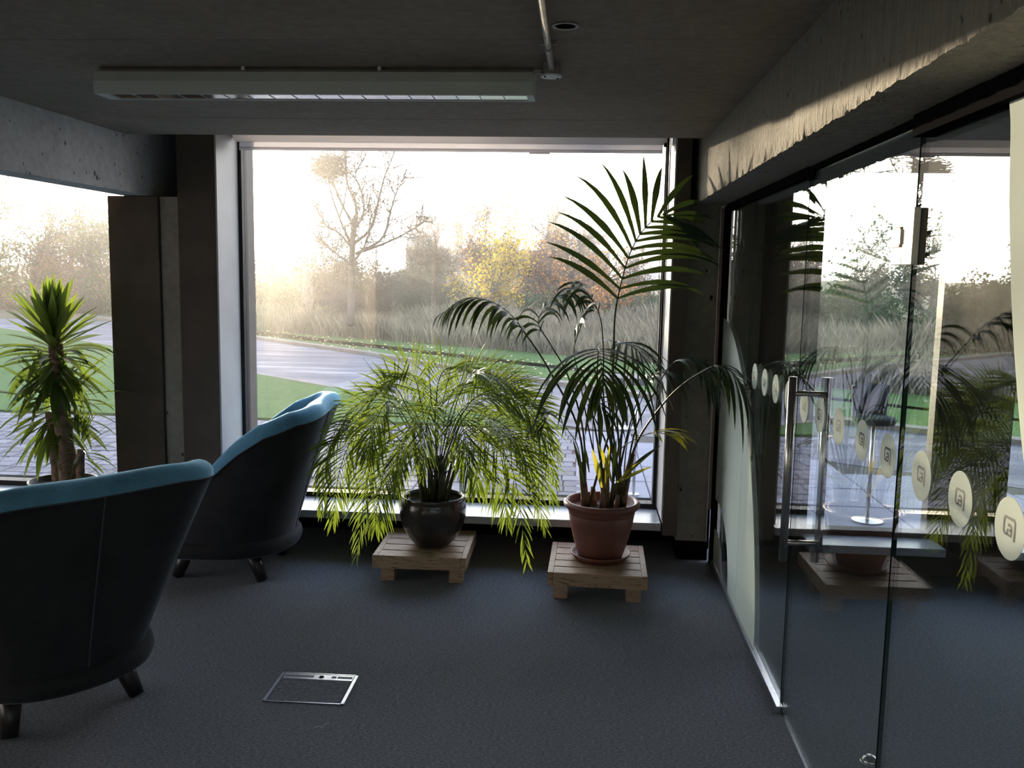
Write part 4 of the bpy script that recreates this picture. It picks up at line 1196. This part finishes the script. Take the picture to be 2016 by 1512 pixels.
# sett paving outside the windows
pv = MB().box((-10, 5.76, GZ - 0.1), (0.0, 10.1, GZ - 0.016)).build('pavement', M['joint'], kind='structure', label='paving of staggered grey setts outside the windows')
rnd = random.Random(77)
def pavermesh(w_, d_, h_):
    e = 0.008; a, b = w_ / 2, d_ / 2
    vs = [(-a, -b, -0.03), (a, -b, -0.03), (a, b, -0.03), (-a, b, -0.03), (-a, -b, h_ - e), (a, -b, h_ - e), (a, b, h_ - e), (-a, b, h_ - e), (-a + e, -b + e, h_), (a - e, -b + e, h_), (a - e, b - e, h_), (-a + e, b - e, h_)]
    return vs, [(0, 1, 5, 4), (1, 2, 6, 5), (2, 3, 7, 6), (3, 0, 4, 7), (4, 5, 9, 8), (5, 6, 10, 9), (6, 7, 11, 10), (7, 4, 8, 11), (8, 9, 10, 11)]
variants = []
for w_ in (0.13, 0.15, 0.17, 0.19, 0.21):
    v_, f_ = pavermesh(w_ - 0.009, 0.183, 0.0)
    me = bpy.data.meshes.new('paver'); me.from_pydata(v_, [], f_); me.materials.append(M['paver'])
    variants.append((w_, v_, f_, me))
cells = []
y = 5.86; row = 0
while y < 10.05:
    x = -9.9 + rnd.uniform(0, 0.1)
    while x < -0.04:
        k = rnd.randrange(5); w_ = variants[k][0]
        cells.append((x + w_ / 2, y, k)); x += w_
    y += 0.192
def inview(x, y):
    t = y / YW
    xx = x / t
    return (-2.1 < xx < 0.5) or (-4.0 < xx < -2.75)
vis = sorted([c for c in cells if inview(c[0], c[1])], key=lambda c: c[1])
single = set(vis[:300])
bulk = MB()
for c in cells:
    zz = GZ + rnd.uniform(-0.003, 0.003); tx, ty, tz = rnd.uniform(-0.012, 0.012), rnd.uniform(-0.012, 0.012), rnd.uniform(-0.02, 0.02)
    _, v_, f_, me = variants[c[2]]
    if c in single:
        o = bpy.data.objects.new('paver', me); COL.objects.link(o); o.parent = pv
        o.location = (c[0], c[1], zz); o.rotation_euler = (tx, ty, tz)
    else:
        mt = Matrix.Translation((c[0], c[1], zz)) @ Matrix.Rotation(tz, 4, 'Z')
        bulk.add([mt @ V(p) for p in v_], f_)
bulk.build('paver_field', M['paver'], pv, kind='stuff')
# smooth slabs to the right
pv2 = MB().box((0.88, 5.27, GZ - 0.1), (9, 5.76, GZ - 0.004)).build('trim_8', M['slab'], kind='structure', label='pale plinth outside the far room')
pv2 = MB().box((0.0, 5.76, GZ - 0.1), (9, 9.8, GZ - 0.012)).build('pavement', M['joint'], kind='structure', label='pale smooth paving slabs to the right of the setts')
me = bpy.data.meshes.new('paving_slab'); v_, f_ = pavermesh(0.592, 0.592, 0.0); me.from_pydata(v_, [], f_); me.materials.append(M['slab'])
for i in range(10):
    for j in range(7):
        if 9.9 - (0.3 + i * 0.6) * 0.6 < 5.9 + j * 0.6: continue
        o = bpy.data.objects.new('paving_slab', me); COL.objects.link(o); o.parent = pv2
        o.location = (0.3 + i * 0.6, 6.06 + j * 0.6, GZ + rnd.uniform(-0.002, 0.002))

# tall dry grass
M['drygrass'] = leafmat('dry_grass_blades', (0.21, 0.18, 0.13), (0.28, 0.25, 0.17), 0.4, 0.8, hue=0.4, spec=0.1)
M['greygrass'] = leafmat('grey_green_scrub_blades', (0.13, 0.15, 0.09), (0.20, 0.22, 0.12), 0.4, 0.8, hue=0.45, spec=0.1)
def blades(name, n, seed, pts, depth, hmin, hmax, wd, mat, label, lean=0.25):
    g = np.random.default_rng(seed)
    P = np.array(pts); seg = np.hypot(*(P[1:] - P[:-1]).T); cum = np.concatenate([[0], np.cumsum(seg)])
    s = g.uniform(0, cum[-1], n); k = np.searchsorted(cum, s) - 1; k = np.clip(k, 0, len(seg) - 1); u = ((s - cum[k]) / seg[k])[:, None]
    base = P[k] * (1 - u) + P[k + 1] * u
    dep = g.uniform(0, 1, n) ** 1.2 * depth
    base = base + np.stack([dep * 0.25, dep], 1) + g.normal(0, 0.12, (n, 2))
    cl = 0.5 + 0.5 * np.sin(base[:, 0] * 1.7 + 2 * np.sin(base[:, 1] * 0.9)) * np.cos(base[:, 1] * 1.3)
    h = g.uniform(hmin, hmax, n) * (0.65 + 0.5 * cl) * (0.75 + 0.35 * dep / depth)
    a = g.uniform(0, 2 * np.pi, n); dx = np.cos(a) * wd; dy = np.sin(a) * wd * 0.4
    z0 = np.full(n, GZ - 0.02)
    lx = g.normal(0, lean, n) * h; ly = g.normal(0, lean, n) * h
    v = np.zeros((n, 4, 3))
    v[:, 0] = np.stack([base[:, 0] - dx, base[:, 1] - dy, z0], 1)
    v[:, 1] = np.stack([base[:, 0] + dx, base[:, 1] + dy, z0], 1)
    v[:, 2] = np.stack([base[:, 0] + lx * 0.45 + dx * 0.7, base[:, 1] + ly * 0.45, z0 + h * 0.6], 1)
    v[:, 3] = np.stack([base[:, 0] + lx, base[:, 1] + ly, z0 + h], 1)
    f = np.arange(n)[:, None] * 4 + np.array([[0, 1, 2]]); f2 = np.arange(n)[:, None] * 4 + np.array([[0, 2, 3]])
    return npmesh(name, v.reshape(-1, 3), np.concatenate([f, f2]), mat, kind='stuff', label=label, cat='grass')
blades('tall_grass', 52000, 1, dry_e[3:9], 4.2, 0.35, 1.0, 0.013, M['drygrass'], 'tall dry grass beyond the far lawn')
blades('rough_scrub', 30000, 2, dry_e[:4], 6.0, 0.5, 1.3, 0.022, M['greygrass'], 'grey-green rough scrub beyond the road on the left')
# fallen leaves on the far lawn
g = np.random.default_rng(9); n = 500
lx = g.uniform(-9, 2, n); ly = np.interp(lx, [p[0] for p in far_e], [p[1] for p in far_e]) + g.uniform(0.3, 3.2, n)
v = np.zeros((n, 3, 3)); an = g.uniform(0, 6.28, n); s_ = g.uniform(0.02, 0.04, n)
for k in range(3):
    v[:, k] = np.stack([lx + np.cos(an + k * 2.1) * s_, ly + np.sin(an + k * 2.1) * s_, GZ + 0.03 + 0.02 * (k == 1) + 0 * lx], 1)
M['fallen'] = simple('fallen_leaf', (0.62, 0.45, 0.22), 0.8)
npmesh('fallen_leaves', v.reshape(-1, 3), np.arange(3 * n).reshape(-1, 3), M['fallen'], kind='stuff', label='fallen leaves scattered over the far lawn', cat='leaves')

# ---- trees
M['bark'] = simple('tree_bark', (0.07, 0.055, 0.05), 0.95, nscale=6, var=0.3)
M['barklight'] = simple('pale_bark', (0.22, 0.17, 0.14), 0.95, nscale=6, var=0.3)
LEAF = {
    'olive': leafmat('olive_leaves', (0.06, 0.075, 0.025), (0.16, 0.18, 0.045), 0.4, 0.7, hue=0.4, spec=0.2),
    'green': leafmat('dark_green_leaves', (0.022, 0.05, 0.018), (0.07, 0.13, 0.028), 0.4, 0.6, hue=0.4, spec=0.2),
    'yellow': leafmat('yellow_autumn_leaves', (0.42, 0.28, 0.03), (0.80, 0.58, 0.06), 0.55, 0.7, hue=0.35, spec=0.2),
    'orange': leafmat('orange_autumn_leaves', (0.40, 0.17, 0.05), (0.70, 0.34, 0.10), 0.5, 0.7, hue=0.35, spec=0.2),
    'brown': leafmat('russet_leaves', (0.13, 0.085, 0.04), (0.26, 0.17, 0.075), 0.4, 0.7, hue=0.4, spec=0.2),
}
def gen_tree(base, h, seed, spread=0.55, levels=4, r0=0.12, first=0.28, wander=0.16, up=0.12, kids=(2, 4), shrink=0.68, trunkdir=(0, 0, 1), lmin=0.12):
    rn = random.Random(seed); vs = []; fs = []; tips = []
    def seg(a, b, ra, rb, n):
        d = (b - a).normalized(); p = d.orthogonal().normalized(); q = d.cross(p)
        o = len(vs)
        for c, r_ in ((a, ra), (b, rb)):
            for k in range(n):
                t = 6.2832 * k / n
                vs.append(c + p * (math.cos(t) * r_) + q * (math.sin(t) * r_))
        for k in range(n):
            k2 = (k + 1) % n; fs.append((o + k, o + k2, o + n + k2, o + n + k))
    def grow(p, d, L, r, lv):
        m_ = 5 if lv == 0 else 4
        sides = 6 if lv == 0 else (4 if lv == 1 else 3)
        for i in range(m_):
            d = (d + V((rn.gauss(0, wander), rn.gauss(0, wander), rn.gauss(0, wander) + up * (0.5 if lv else 0.1)))).normalized()
            q = p + d * L / m_; r2 = max(0.004, r * (0.86 if lv else 0.9))
            seg(p, q, r, r2, sides)
            p, r = q, r2
            if lv < levels and (i >= (m_ * first if lv == 0 else 0)):
                for _ in range(rn.randint(*kids) - (1 if lv == 0 else 1)):
                    a = rn.uniform(0, 6.2832); o_ = d.orthogonal().normalized(); o_ = (Matrix.Rotation(a, 3, d) @ o_)
                    dd = (d * (1 - spread) + o_ * (spread + rn.uniform(-0.1, 0.2))).normalized()
                    grow(p, dd, L * shrink * rn.uniform(0.7, 1.15) * (0.62 if lv == 0 else 1), r * 0.6, lv + 1)
            if lv >= levels - 1: tips.append(tuple(p))
        if lv < levels:
            grow(p, d, L * shrink * 0.8, r * 0.8, lv + 1)
    grow(V((0, 0, -0.1)), V(trunkdir).normalized(), h * 0.5, r0, 0)
    return vs, fs, np.array(tips)
def leafquads(C, n, spreadr, size, seed, flat=False):
    g = np.random.default_rng(seed)
    c = C[g.integers(0, len(C), n)] + g.normal(0, spreadr, (n, 3))
    a = g.normal(0, 1, (n, 3)); a /= np.linalg.norm(a, axis=1)[:, None]
    b = np.cross(a, g.normal(0, 1, (n, 3))); b /= np.linalg.norm(b, axis=1)[:, None] + 1e-9
    s_ = (size * g.uniform(0.6, 1.3, n))[:, None]
    v = np.stack([c - a * s_, c - b * s_ * 0.6, c + a * s_, c + b * s_ * 0.6], 1)
    return v.reshape(-1, 3), np.arange(4 * n).reshape(-1, 4)
def tree(px, ybase, ytop, d, seed, label, leaf=None, nleaf=0, lsize=0.05, lspread=0.15, group=None, name='tree', bark='bark', **k):
    b = atY(px, ybase, d); t = atY(px, ytop, d); z0 = GZ + 0.02 * max(0, min(d, 60) - 26) - 0.05
    root = empty(name, (b.x, d, z0), label=label, cat='tree', group=group)
    vs, fs, tips = gen_tree(None, (t.z - z0), seed, **k)
    zt = max(v.z for v in vs); sc_ = (t.z - z0) / zt
    vs = [v * sc_ for v in vs]; tips = tips * sc_
    mb = MB(); mb.v = [tuple(v) for v in vs]; mb.f = fs
    mb.build('branches', M[bark], root, smooth=True)
    if leaf:
        v, f = leafquads(tips, nleaf, lspread, lsize, seed + 1)
        npmesh('foliage', v, f, LEAF[leaf], root, kind='stuff')
    return root
def bush(x, y, w_, h_, dp, seed, leaf, label, n=2600, size=0.05, group=None, name='bush', twigs=14):
    z0 = GZ + 0.02 * max(0, min(y, 60) - 26) - 0.04
    root = empty(name, (x, y, z0), label=label, cat='bush', group=group)
    g = np.random.default_rng(seed); k = 16
    cc = np.stack([g.uniform(-w_ / 2, w_ / 2, k), g.uniform(-dp / 2, dp / 2, k), g.uniform(0.15, 0.72, k) * h_], 1)
    cc[:, 2] *= np.clip(1.15 - (np.abs(cc[:, 0]) / (w_ / 2)) ** 2 * 0.6, 0.3, 1)
    ctr = cc[g.integers(0, k, n)]; dr = g.normal(0, 1, (n, 3)); dr /= np.linalg.norm(dr, axis=1)[:, None]
    rad = g.uniform(0.55, 1.0, n)[:, None] * np.array([[w_ * 0.20, dp * 0.24, h_ * 0.30]])
    c = ctr + dr * rad; c[:, 2] = np.abs(c[:, 2])
    v, f = leafquads(c, n, 0.02, size, seed + 3)
    npmesh('foliage', v, f, LEAF[leaf], root, kind='stuff')
    mb = MB(); rn = random.Random(seed)
    for _ in range(twigs):
        a = V((rn.uniform(-w_ * 0.25, w_ * 0.25), rn.uniform(-dp * 0.2, dp * 0.2), 0))
        t = V((rn.uniform(-w_ * 0.5, w_ * 0.5), rn.uniform(-dp * 0.4, dp * 0.4), h_ * rn.uniform(0.7, 1.12)))
        mb.tube(spline([a, a.lerp(t, 0.5) + V((rn.uniform(-.1, .1), 0, 0)), t], 4), [0.016, 0.013, 0.010, 0.007, 0.004], 4)
    mb.build('branches', M['bark'], root)
    return root
GL = 'trees beyond the left window'
LBL = ['sunlit tree behind the scrub, left edge of the left window', 'broad leafy tree behind the scrub in the left window', 'thin-crowned tree in the middle of the left window', 'forked bushy tree beside the dark pillar in the left window']
for i, (px, yt, d, lf, nl) in enumerate(((-6, 310, 34, 'olive', 4200), (62, 390, 33, 'olive', 4000), (140, 405, 34, 'brown', 2400), (196, 380, 33, 'brown', 2400))):
    tree(px, 600, yt, d, 20 + i, LBL[i], lf, nl, 0.055, 0.18, GL, spread=0.55, levels=3, r0=0.14, first=0.15)
LB2 = ['tree behind the dark pillar, seen mirrored in the glass partition', 'second tree behind the dark pillar, seen mirrored in the glass partition', 'third tree behind the dark pillar, seen mirrored in the glass partition', 'fourth tree behind the dark pillar, seen mirrored in the glass partition']
for i, (px, yt, d) in enumerate(((262, 400, 31), (320, 385, 32), (360, 440, 30), (425, 525, 30))):
    tree(px, 600, yt, d, 40 + i, LB2[i], 'olive', 3600, 0.065, 0.2, 'trees hidden by the dark pillar', spread=0.55, levels=3, r0=0.12, first=0.15)
# bare tree carrying the nest
NB = V((atY(690, 600, 20).x, 20.0, GZ - 0.05))
nt_ = empty('tree', NB, label='bare forked tree carrying the bird nest', cat='tree')
def Q(x, y, d=20.0): return atY(x, y, d) - NB
limbs = [([(690, 640), (692, 560), (694, 480), (698, 430)], .085, .05), ([(696, 470), (702, 410), (684, 362), (680, 312), (684, 298)], .045, .010),
         ([(698, 450), (716, 420), (712, 380), (700, 345), (712, 318)], .035, .008), ([(696, 480), (730, 450), (745, 395), (758, 345), (776, 302)], .045, .008),
         ([(700, 500), (752, 470), (768, 420), (780, 380), (796, 350)], .040, .007), ([(694, 440), (672, 400), (660, 370), (652, 345), (668, 312)], .034, .008),
         ([(694, 490), (668, 460), (640, 440), (622, 405)], .03, .006), ([(700, 500), (760, 478), (812, 452), (842, 432)], .035, .007), ([(690, 520), (650, 490), (628, 470)], .03, .008),
         ([(694, 520), (720, 480), (728, 440), (722, 400)], .03, .007)]
rn = random.Random(8); mb = MB()
def twig(p, d, L, r, lv):
    q = p
    pts = [p]
    for _ in range(3):
        d = (d + V((rn.gauss(0, .22), rn.gauss(0, .22), rn.gauss(0.06, .2)))).normalized(); q = q + d * L / 3; pts.append(q)
        if lv: twig(q, (d + V((rn.gauss(0, .8), rn.gauss(0, .6), rn.gauss(0.1, .6)))).normalized(), L * .6, r * .6, lv - 1)
    mb.tube(pts, [r, r * .8, r * .65, r * .4], 3, cap=False)
for lp, ra, rb in limbs:
    C = spline([Q(a, b, 20 + rn.uniform(-.3, .3)) for a, b in lp], 14)
    mb.tube(C, [ra + (rb - ra) * k / 14 for k in range(15)], 6)
    for k in range(3, 15):
        for _ in range(3):
            D = (C[k] - C[k - 1]).normalized()
            twig(C[k], (D * .6 + V((rn.gauss(0, .7), rn.gauss(0, .6), rn.gauss(0.2, .5)))).normalized(), rn.uniform(.28, .6), .013, 2 if k > 6 else 1)
mb.build('branches', M['bark'], nt_, smooth=True)
ns = empty('bird_nest', tuple(atY(646, 330, 20.0)), label='round twiggy bird nest high in the bare tree', cat='nest')
mb = MB(); rn = random.Random(4)
for _ in range(420):
    a = V((rn.gauss(0, 1), rn.gauss(0, 1), rn.gauss(0, 0.75))).normalized() * rn.uniform(0.16, 0.40)
    d = V((rn.gauss(0, 1), rn.gauss(0, 1), rn.gauss(0, 0.5))).normalized() * rn.uniform(0.10, 0.26)
    mb.tube([a - d, a + d], 0.009, 3, cap=False)
mb.build('twigs', M['bark'], ns, kind='stuff')
mb = MB()
P0 = atY(690, 480, 20.0) - atY(646, 330, 20.0)
mb.tube(spline([P0, (0.25, 0, -1.1), (0.05, 0, -0.5), (-0.05, 0, 0.1)], 10), [0.035 - 0.0028 * k for k in range(11)], 5)
mb.tube(spline([(0.25, 0, -1.1), (0.40, 0, -0.5), (0.40, 0, 0.5)], 10), [0.022 - 0.0018 * k for k in range(11)], 5)
mb.build('supporting_branch', M['bark'], ns)
tree(612, 600, 490, 24, 62, 'slim dead tree standing in the hedge left of the bare nest tree', None, spread=0.3, levels=2, r0=0.10, up=0.3, bark='barklight')
tree(655, 600, 445, 25, 63, 'twiggy dark shrub-like tree under the bird nest', 'brown', 1800, 0.045, 0.12, spread=0.5, levels=4, r0=0.06, first=0.0, kids=(2, 4))
tree(735, 600, 455, 24, 64, 'low spreading twiggy tree right of the nest tree', None, spread=0.66, levels=4, r0=0.08, first=0.0, kids=(2, 4), up=0.05)
tree(862, 600, 430, 26, 65, 'dense leafless tree in front of the grey block', None, spread=0.6, levels=4, r0=0.08, first=0.05, kids=(2, 4), up=0.08)
tree(812, 600, 455, 27, 66, 'leafless tree with fine twigs left of the grey block', None, spread=0.6, levels=4, r0=0.07, first=0.05, kids=(2, 4))
tree(945, 625, 393, 25, 67, 'slender tree with bright yellow autumn leaves', 'yellow', 4200, 0.045, 0.13, spread=0.5, levels=3, r0=0.055, first=0.15, up=0.14, kids=(2, 4))
tree(1012, 600, 372, 29, 68, 'tall sparse tree with golden leaves behind the yellow tree', 'orange', 1500, 0.05, 0.15, spread=0.45, levels=4, r0=0.07, first=0.3, up=0.2)
tree(1062, 600, 430, 28, 69, 'orange-leaved tree in front of the tower, left one', 'orange', 2600, 0.05, 0.16, spread=0.58, levels=4, r0=0.08, first=0.1)
tree(1108, 600, 395, 30, 70, 'fine-twigged russet tree directly in front of the tower', 'brown', 1500, 0.045, 0.15, spread=0.5, levels=4, r0=0.08, first=0.1, up=0.2)
tree(1165, 600, 470, 27, 71, 'orange-leaved tree behind the broad palm fronds', 'orange', 2600, 0.05, 0.16, spread=0.58, levels=3, r0=0.08, first=0.1)
tree(1240, 600, 480, 28, 72, 'thin-leaved autumn tree near the right window edge', 'brown', 2200, 0.05, 0.16, spread=0.58, levels=3, r0=0.08, first=0.1)
LB3 = ['dark tree outside the far room, nearest the window casing', 'dark tree outside the far room, second from the casing', 'dark tree outside the far room, third from the casing', 'dark tree outside the far room, last before the frame edge']
for i, (px, yt, d) in enumerate(((1400, 440, 30), (1530, 420, 29), (1680, 430, 28), (1850, 400, 27))):
    tree(px, 620, yt, d, 80 + i, LB3[i], 'green', 4200, 0.07, 0.22, 'trees outside the far room', spread=0.55, levels=3, r0=0.12, first=0.12)
# hedge and undergrowth
rn = random.Random(31)
hb = []
def bpx(px, d, w_, h_, lf, n=2600, size=0.055):
    hb.append((atY(px, 600, d).x, d, w_, h_, lf, n, size))
for px, d, w_, h_, lf in ((505, 27, 1.7, 2.1, 'olive'), (545, 28, 1.9, 2.3, 'brown'), (590, 27, 1.7, 2.1, 'olive'), (640, 27, 2.0, 2.4, 'green'), (690, 28, 1.9, 2.0, 'brown'), (735, 27.5, 1.8, 2.1, 'green'), (780, 28, 1.9, 1.9, 'green'), (825, 27, 1.7, 1.6, 'green'), (868, 27.5, 1.7, 1.5, 'green'), (915, 26.5, 1.6, 1.2, 'green'), (965, 27.5, 1.8, 1.3, 'green'), (1010, 27, 1.7, 1.2, 'green'), (1055, 26.5, 1.7, 1.3, 'green'), (1105, 26, 1.8, 1.5, 'olive'), (1155, 26, 1.7, 1.5, 'olive'), (1205, 25.5, 1.8, 1.5, 'orange'), (1255, 25, 1.7, 1.6, 'olive'), (1310, 25, 1.8, 1.6, 'green'), (1380, 24, 2.0, 1.7, 'green'), (1450, 23, 1.9, 1.7, 'green'), (1530, 23, 2.0, 1.7, 'green'), (1610, 22, 1.9, 1.6, 'olive'), (1700, 22, 2.0, 1.6, 'green'), (1800, 21, 2.0, 1.6, 'green'), (1900, 21, 2.0, 1.6, 'green'), (2000, 20, 2.0, 1.6, 'green'),
        (15, 32, 2.6, 2.3, 'olive'), (75, 31, 2.4, 2.1, 'brown'), (130, 31, 2.4, 1.7, 'olive'), (190, 30, 2.3, 1.9, 'brown'), (250, 30, 2.3, 2.2, 'olive'), (310, 29, 2.2, 2.2, 'olive'), (370, 29, 2.2, 2.1, 'green'), (425, 28, 2.1, 2.1, 'olive'), (465, 28, 1.9, 2.1, 'olive')):
    bpx(px, d, w_, h_, lf)
WHAT = {'olive': 'olive-green bush', 'green': 'dark green bush', 'brown': 'russet bush', 'orange': 'orange-leaved bush'}
WHERE = ['beside the left frame of the main window', 'second from the left frame of the main window', 'left of the slim dead tree', 'under the slim dead tree', 'directly below the bird nest tree', 'just right of the bird nest tree',
    'below the low spreading twiggy tree', 'below the left edge of the grey block', 'below the right edge of the grey block', 'left of the yellow tree', 'right behind the yellow tree trunk', 'below the tall sparse golden tree', 'left of the brick tower', 'below the brick tower', 'behind the left tips of the tall palm', 'behind the middle of the tall palm', 'behind the right half of the tall palm',
    'hidden behind the casing right of the main window', 'left of the far room window', 'in the left corner of the far room window', 'behind the door handle, far outside', 'left of the bar stool, far outside', 'above the bar stool, far outside', 'right of the bar stool, far outside', 'behind the dark strip between the far windows', 'at the right frame edge, far outside',
    'at the left edge of the left window', 'above the left side of the yucca', 'above the right side of the yucca', 'beside the dark casing in the left window', 'behind the left dark casing', 'behind the concrete strip between the casings', 'behind the dark casing left of the main window', 'behind the pale reveal', 'behind the left window frame post']
for i, (x, y, w_, h_, lf, n, s_) in enumerate(hb):
    bush(x, y, w_ * 1.25, h_, 1.3, 300 + i, lf, WHAT[lf] + ' of the hedge line ' + WHERE[i], n, s_, group='bushes of the hedge line')

# ---- buildings
M['bgrey'] = simple('grey_cladding', (0.09, 0.08, 0.09), 0.8, nscale=1, var=0.1)
M['bpale'] = simple('pale_render', (0.22, 0.20, 0.25), 0.8, nscale=0.6, var=0.1)
M['bblue'] = simple('blue_grey_cladding', (0.12, 0.15, 0.24), 0.6)
M['bglass'] = simple('office_glazing', (0.12, 0.18, 0.26), 0.2, spec=0.6)
M['brick'] = simple('tower_brick', (0.17, 0.085, 0.045), 0.9, nscale=1.5, var=0.35)
def building(name, pxa, pxb, ytop, d, dep, mat, label, rows=0, colsn=0, roof=True):
    a = atY(pxa, ytop, d); b = atY(pxb, ytop, d); zt = max(a.z, b.z)
    root = empty(name, ((a.x + b.x) / 2, d, GZ + 0.5), label=label, cat='building' if 'tower' not in name else 'tower')
    w2 = (b.x - a.x) / 2; H = zt - GZ - 0.5
    MB().box((-w2, 0, -1.2), (w2, dep, H)).build('walls', mat, root)
    if roof: MB().box((-w2 - 0.15, -0.15, H), (w2 + 0.15, dep + 0.15, H + 0.25)).build('roof', M['bgrey'], root)
    for i in range(rows):
        for j in range(colsn):
            cw = 2 * w2 / colsn; rh = (H - 0.6) / rows
            x = -w2 + cw * (j + 0.5); z = 0.4 + rh * (i + 0.5)
            o = MB().box((x - cw * 0.33, -0.08, z - rh * 0.30), (x + cw * 0.33, 0.02, z + rh * 0.30)).build('window', M['bglass'], root)
    return root
building('office_block', 800, 888, 434, 60, 6, M['bgrey'], 'dark grey block behind the leafless tree', 2, 3)
building('low_building', 893, 1068, 500, 66, 8, M['bpale'], 'long pale low building behind the yellow tree', 2, 7)
building('glazed_office', 1140, 1204, 438, 90, 10, M['bblue'], 'small blue-glazed office block right of the tower', 3, 6)
building('blue_building', 1236, 1330, 440, 90, 10, M['bblue'], 'blue-grey building at the right window edge', 3, 4)
tw = building('brick_tower', 1081, 1124, 298, 200, 5, M['brick'], 'tall narrow brick tower above the autumn trees', 0, 0, roof=False)
for k in range(5):
    MB().box((-2.6, -0.12, 4 + k * 5.2), (2.6, 0.05, 4.3 + k * 5.2)).build('string_course', M['brick'], tw)
MB().box((-2.2, 0.3, 27.0), (2.2, 4.7, 28.2)).build('parapet', M['brick'], tw)

MB().box((-45, -20.3, GZ - 0.3), (35, -20, 3.4)).build('wall_sky_block', simple('weathered_brick', (0.16, 0.11, 0.09), 0.9, nscale=1), kind='structure', label='brick boundary wall behind the building')  # added out of view to keep bright sky out of the window reflections
# ---- steel posts, table and stool on the paving
def post(x, y, h_, label, base=True):
    r_ = empty('railing_post', (x, y, GZ), label=label, cat='post', group=None)
    MB().tube([(0, 0, 0), (0, 0, h_)], 0.012, 10).build('shaft', M['steel'], r_, smooth=True)
    MB().lathe([(0, 0.0), (0.045, 0.0), (0.045, 0.012), (0.02, 0.02), (0, 0.02)], n=20).build('base_plate', M['steel'], r_)
    MB().lathe([(0, h_), (0.018, h_), (0.018, h_ + 0.02), (0, h_ + 0.024)], n=12).build('cap', M['steel'], r_)
post(0.465, 7.07, 0.80, 'slim steel post just outside the window behind the tall palm')
post(atZ(1010, 760, GZ).x, 13.0, 0.32, 'short pale bollard at the road edge above the bushy palm')
tb = empty('outdoor_table', (0.52, 10.22, GZ), label='low round-based table on the paving outside, behind the tall palm', cat='table')
MB().box((-0.22, -0.22, 0.52), (0.22, 0.22, 0.60)).build('tabletop', M['bgrey'], tb, bevel=0.006)
MB().tube([(0, 0, 0.02), (0, 0, 0.52)], 0.018, 12).build('stem', M['steel'], tb, smooth=True)
MB().lathe([(0, 0), (0.13, 0), (0.13, 0.012), (0.03, 0.025), (0, 0.025)], n=32).build('base', M['whiteplastic'], tb)
sx2 = atZ(1707, 1026, GZ)
stl = empty('bar_stool', (sx2.x, sx2.y, GZ), R(20), label='dark bar stool with round base outside the far room', cat='stool')
MB().lathe([(0, 0), (0.11, 0), (0.11, 0.010), (0.03, 0.022), (0, 0.022)], n=32).build('base', M['steel'], stl)
MB().tube([(0, 0, 0.02), (0, 0, 0.72)], 0.014, 12).build('stem', M['steel'], stl, smooth=True)
MB().lathe([(0, 0.70), (0.14, 0.72), (0.155, 0.75), (0.14, 0.77), (0, 0.775)], n=32).build('seat', M['velvetdark'], stl, smooth=True)
mb = MB(); vs = []; fs = []
for i in range(13):
    a = R(20 + 140 * i / 12)
    for r_, z in ((0.15, 0.74), (0.165, 0.98), (0.145, 0.99), (0.135, 0.76)):
        vs.append((r_ * math.cos(a), r_ * math.sin(a), z))
for i in range(12):
    for k in range(4):
        fs.append((i * 4 + k, i * 4 + (k + 1) % 4, (i + 1) * 4 + (k + 1) % 4, (i + 1) * 4 + k))
fs += [(0, 1, 2, 3), (51, 50, 49, 48)]
mb.add(vs, fs).build('backrest', M['velvetdark'], stl, smooth=True)
# ---- morning haze over the ground
HZ = 0.0035
if HZ:
    m = bpy.data.materials.new('haze'); m.use_nodes = True; t = m.node_tree; t.nodes.clear()
    o_ = t.nodes.new('ShaderNodeOutputMaterial'); s_ = t.nodes.new('ShaderNodeVolumeScatter')
    s_.inputs['Density'].default_value = HZ; s_.inputs['Anisotropy'].default_value = 0.65; s_.inputs['Color'].default_value = (1, 0.97, 0.94, 1)
    t.links.new(s_.outputs[0], o_.inputs['Volume'])
    MB().box((-55, 11.5, -0.5), (40, 76, 12)).build('haze', m, kind='stuff', label='low sun haze over the ground outside', cat='haze')
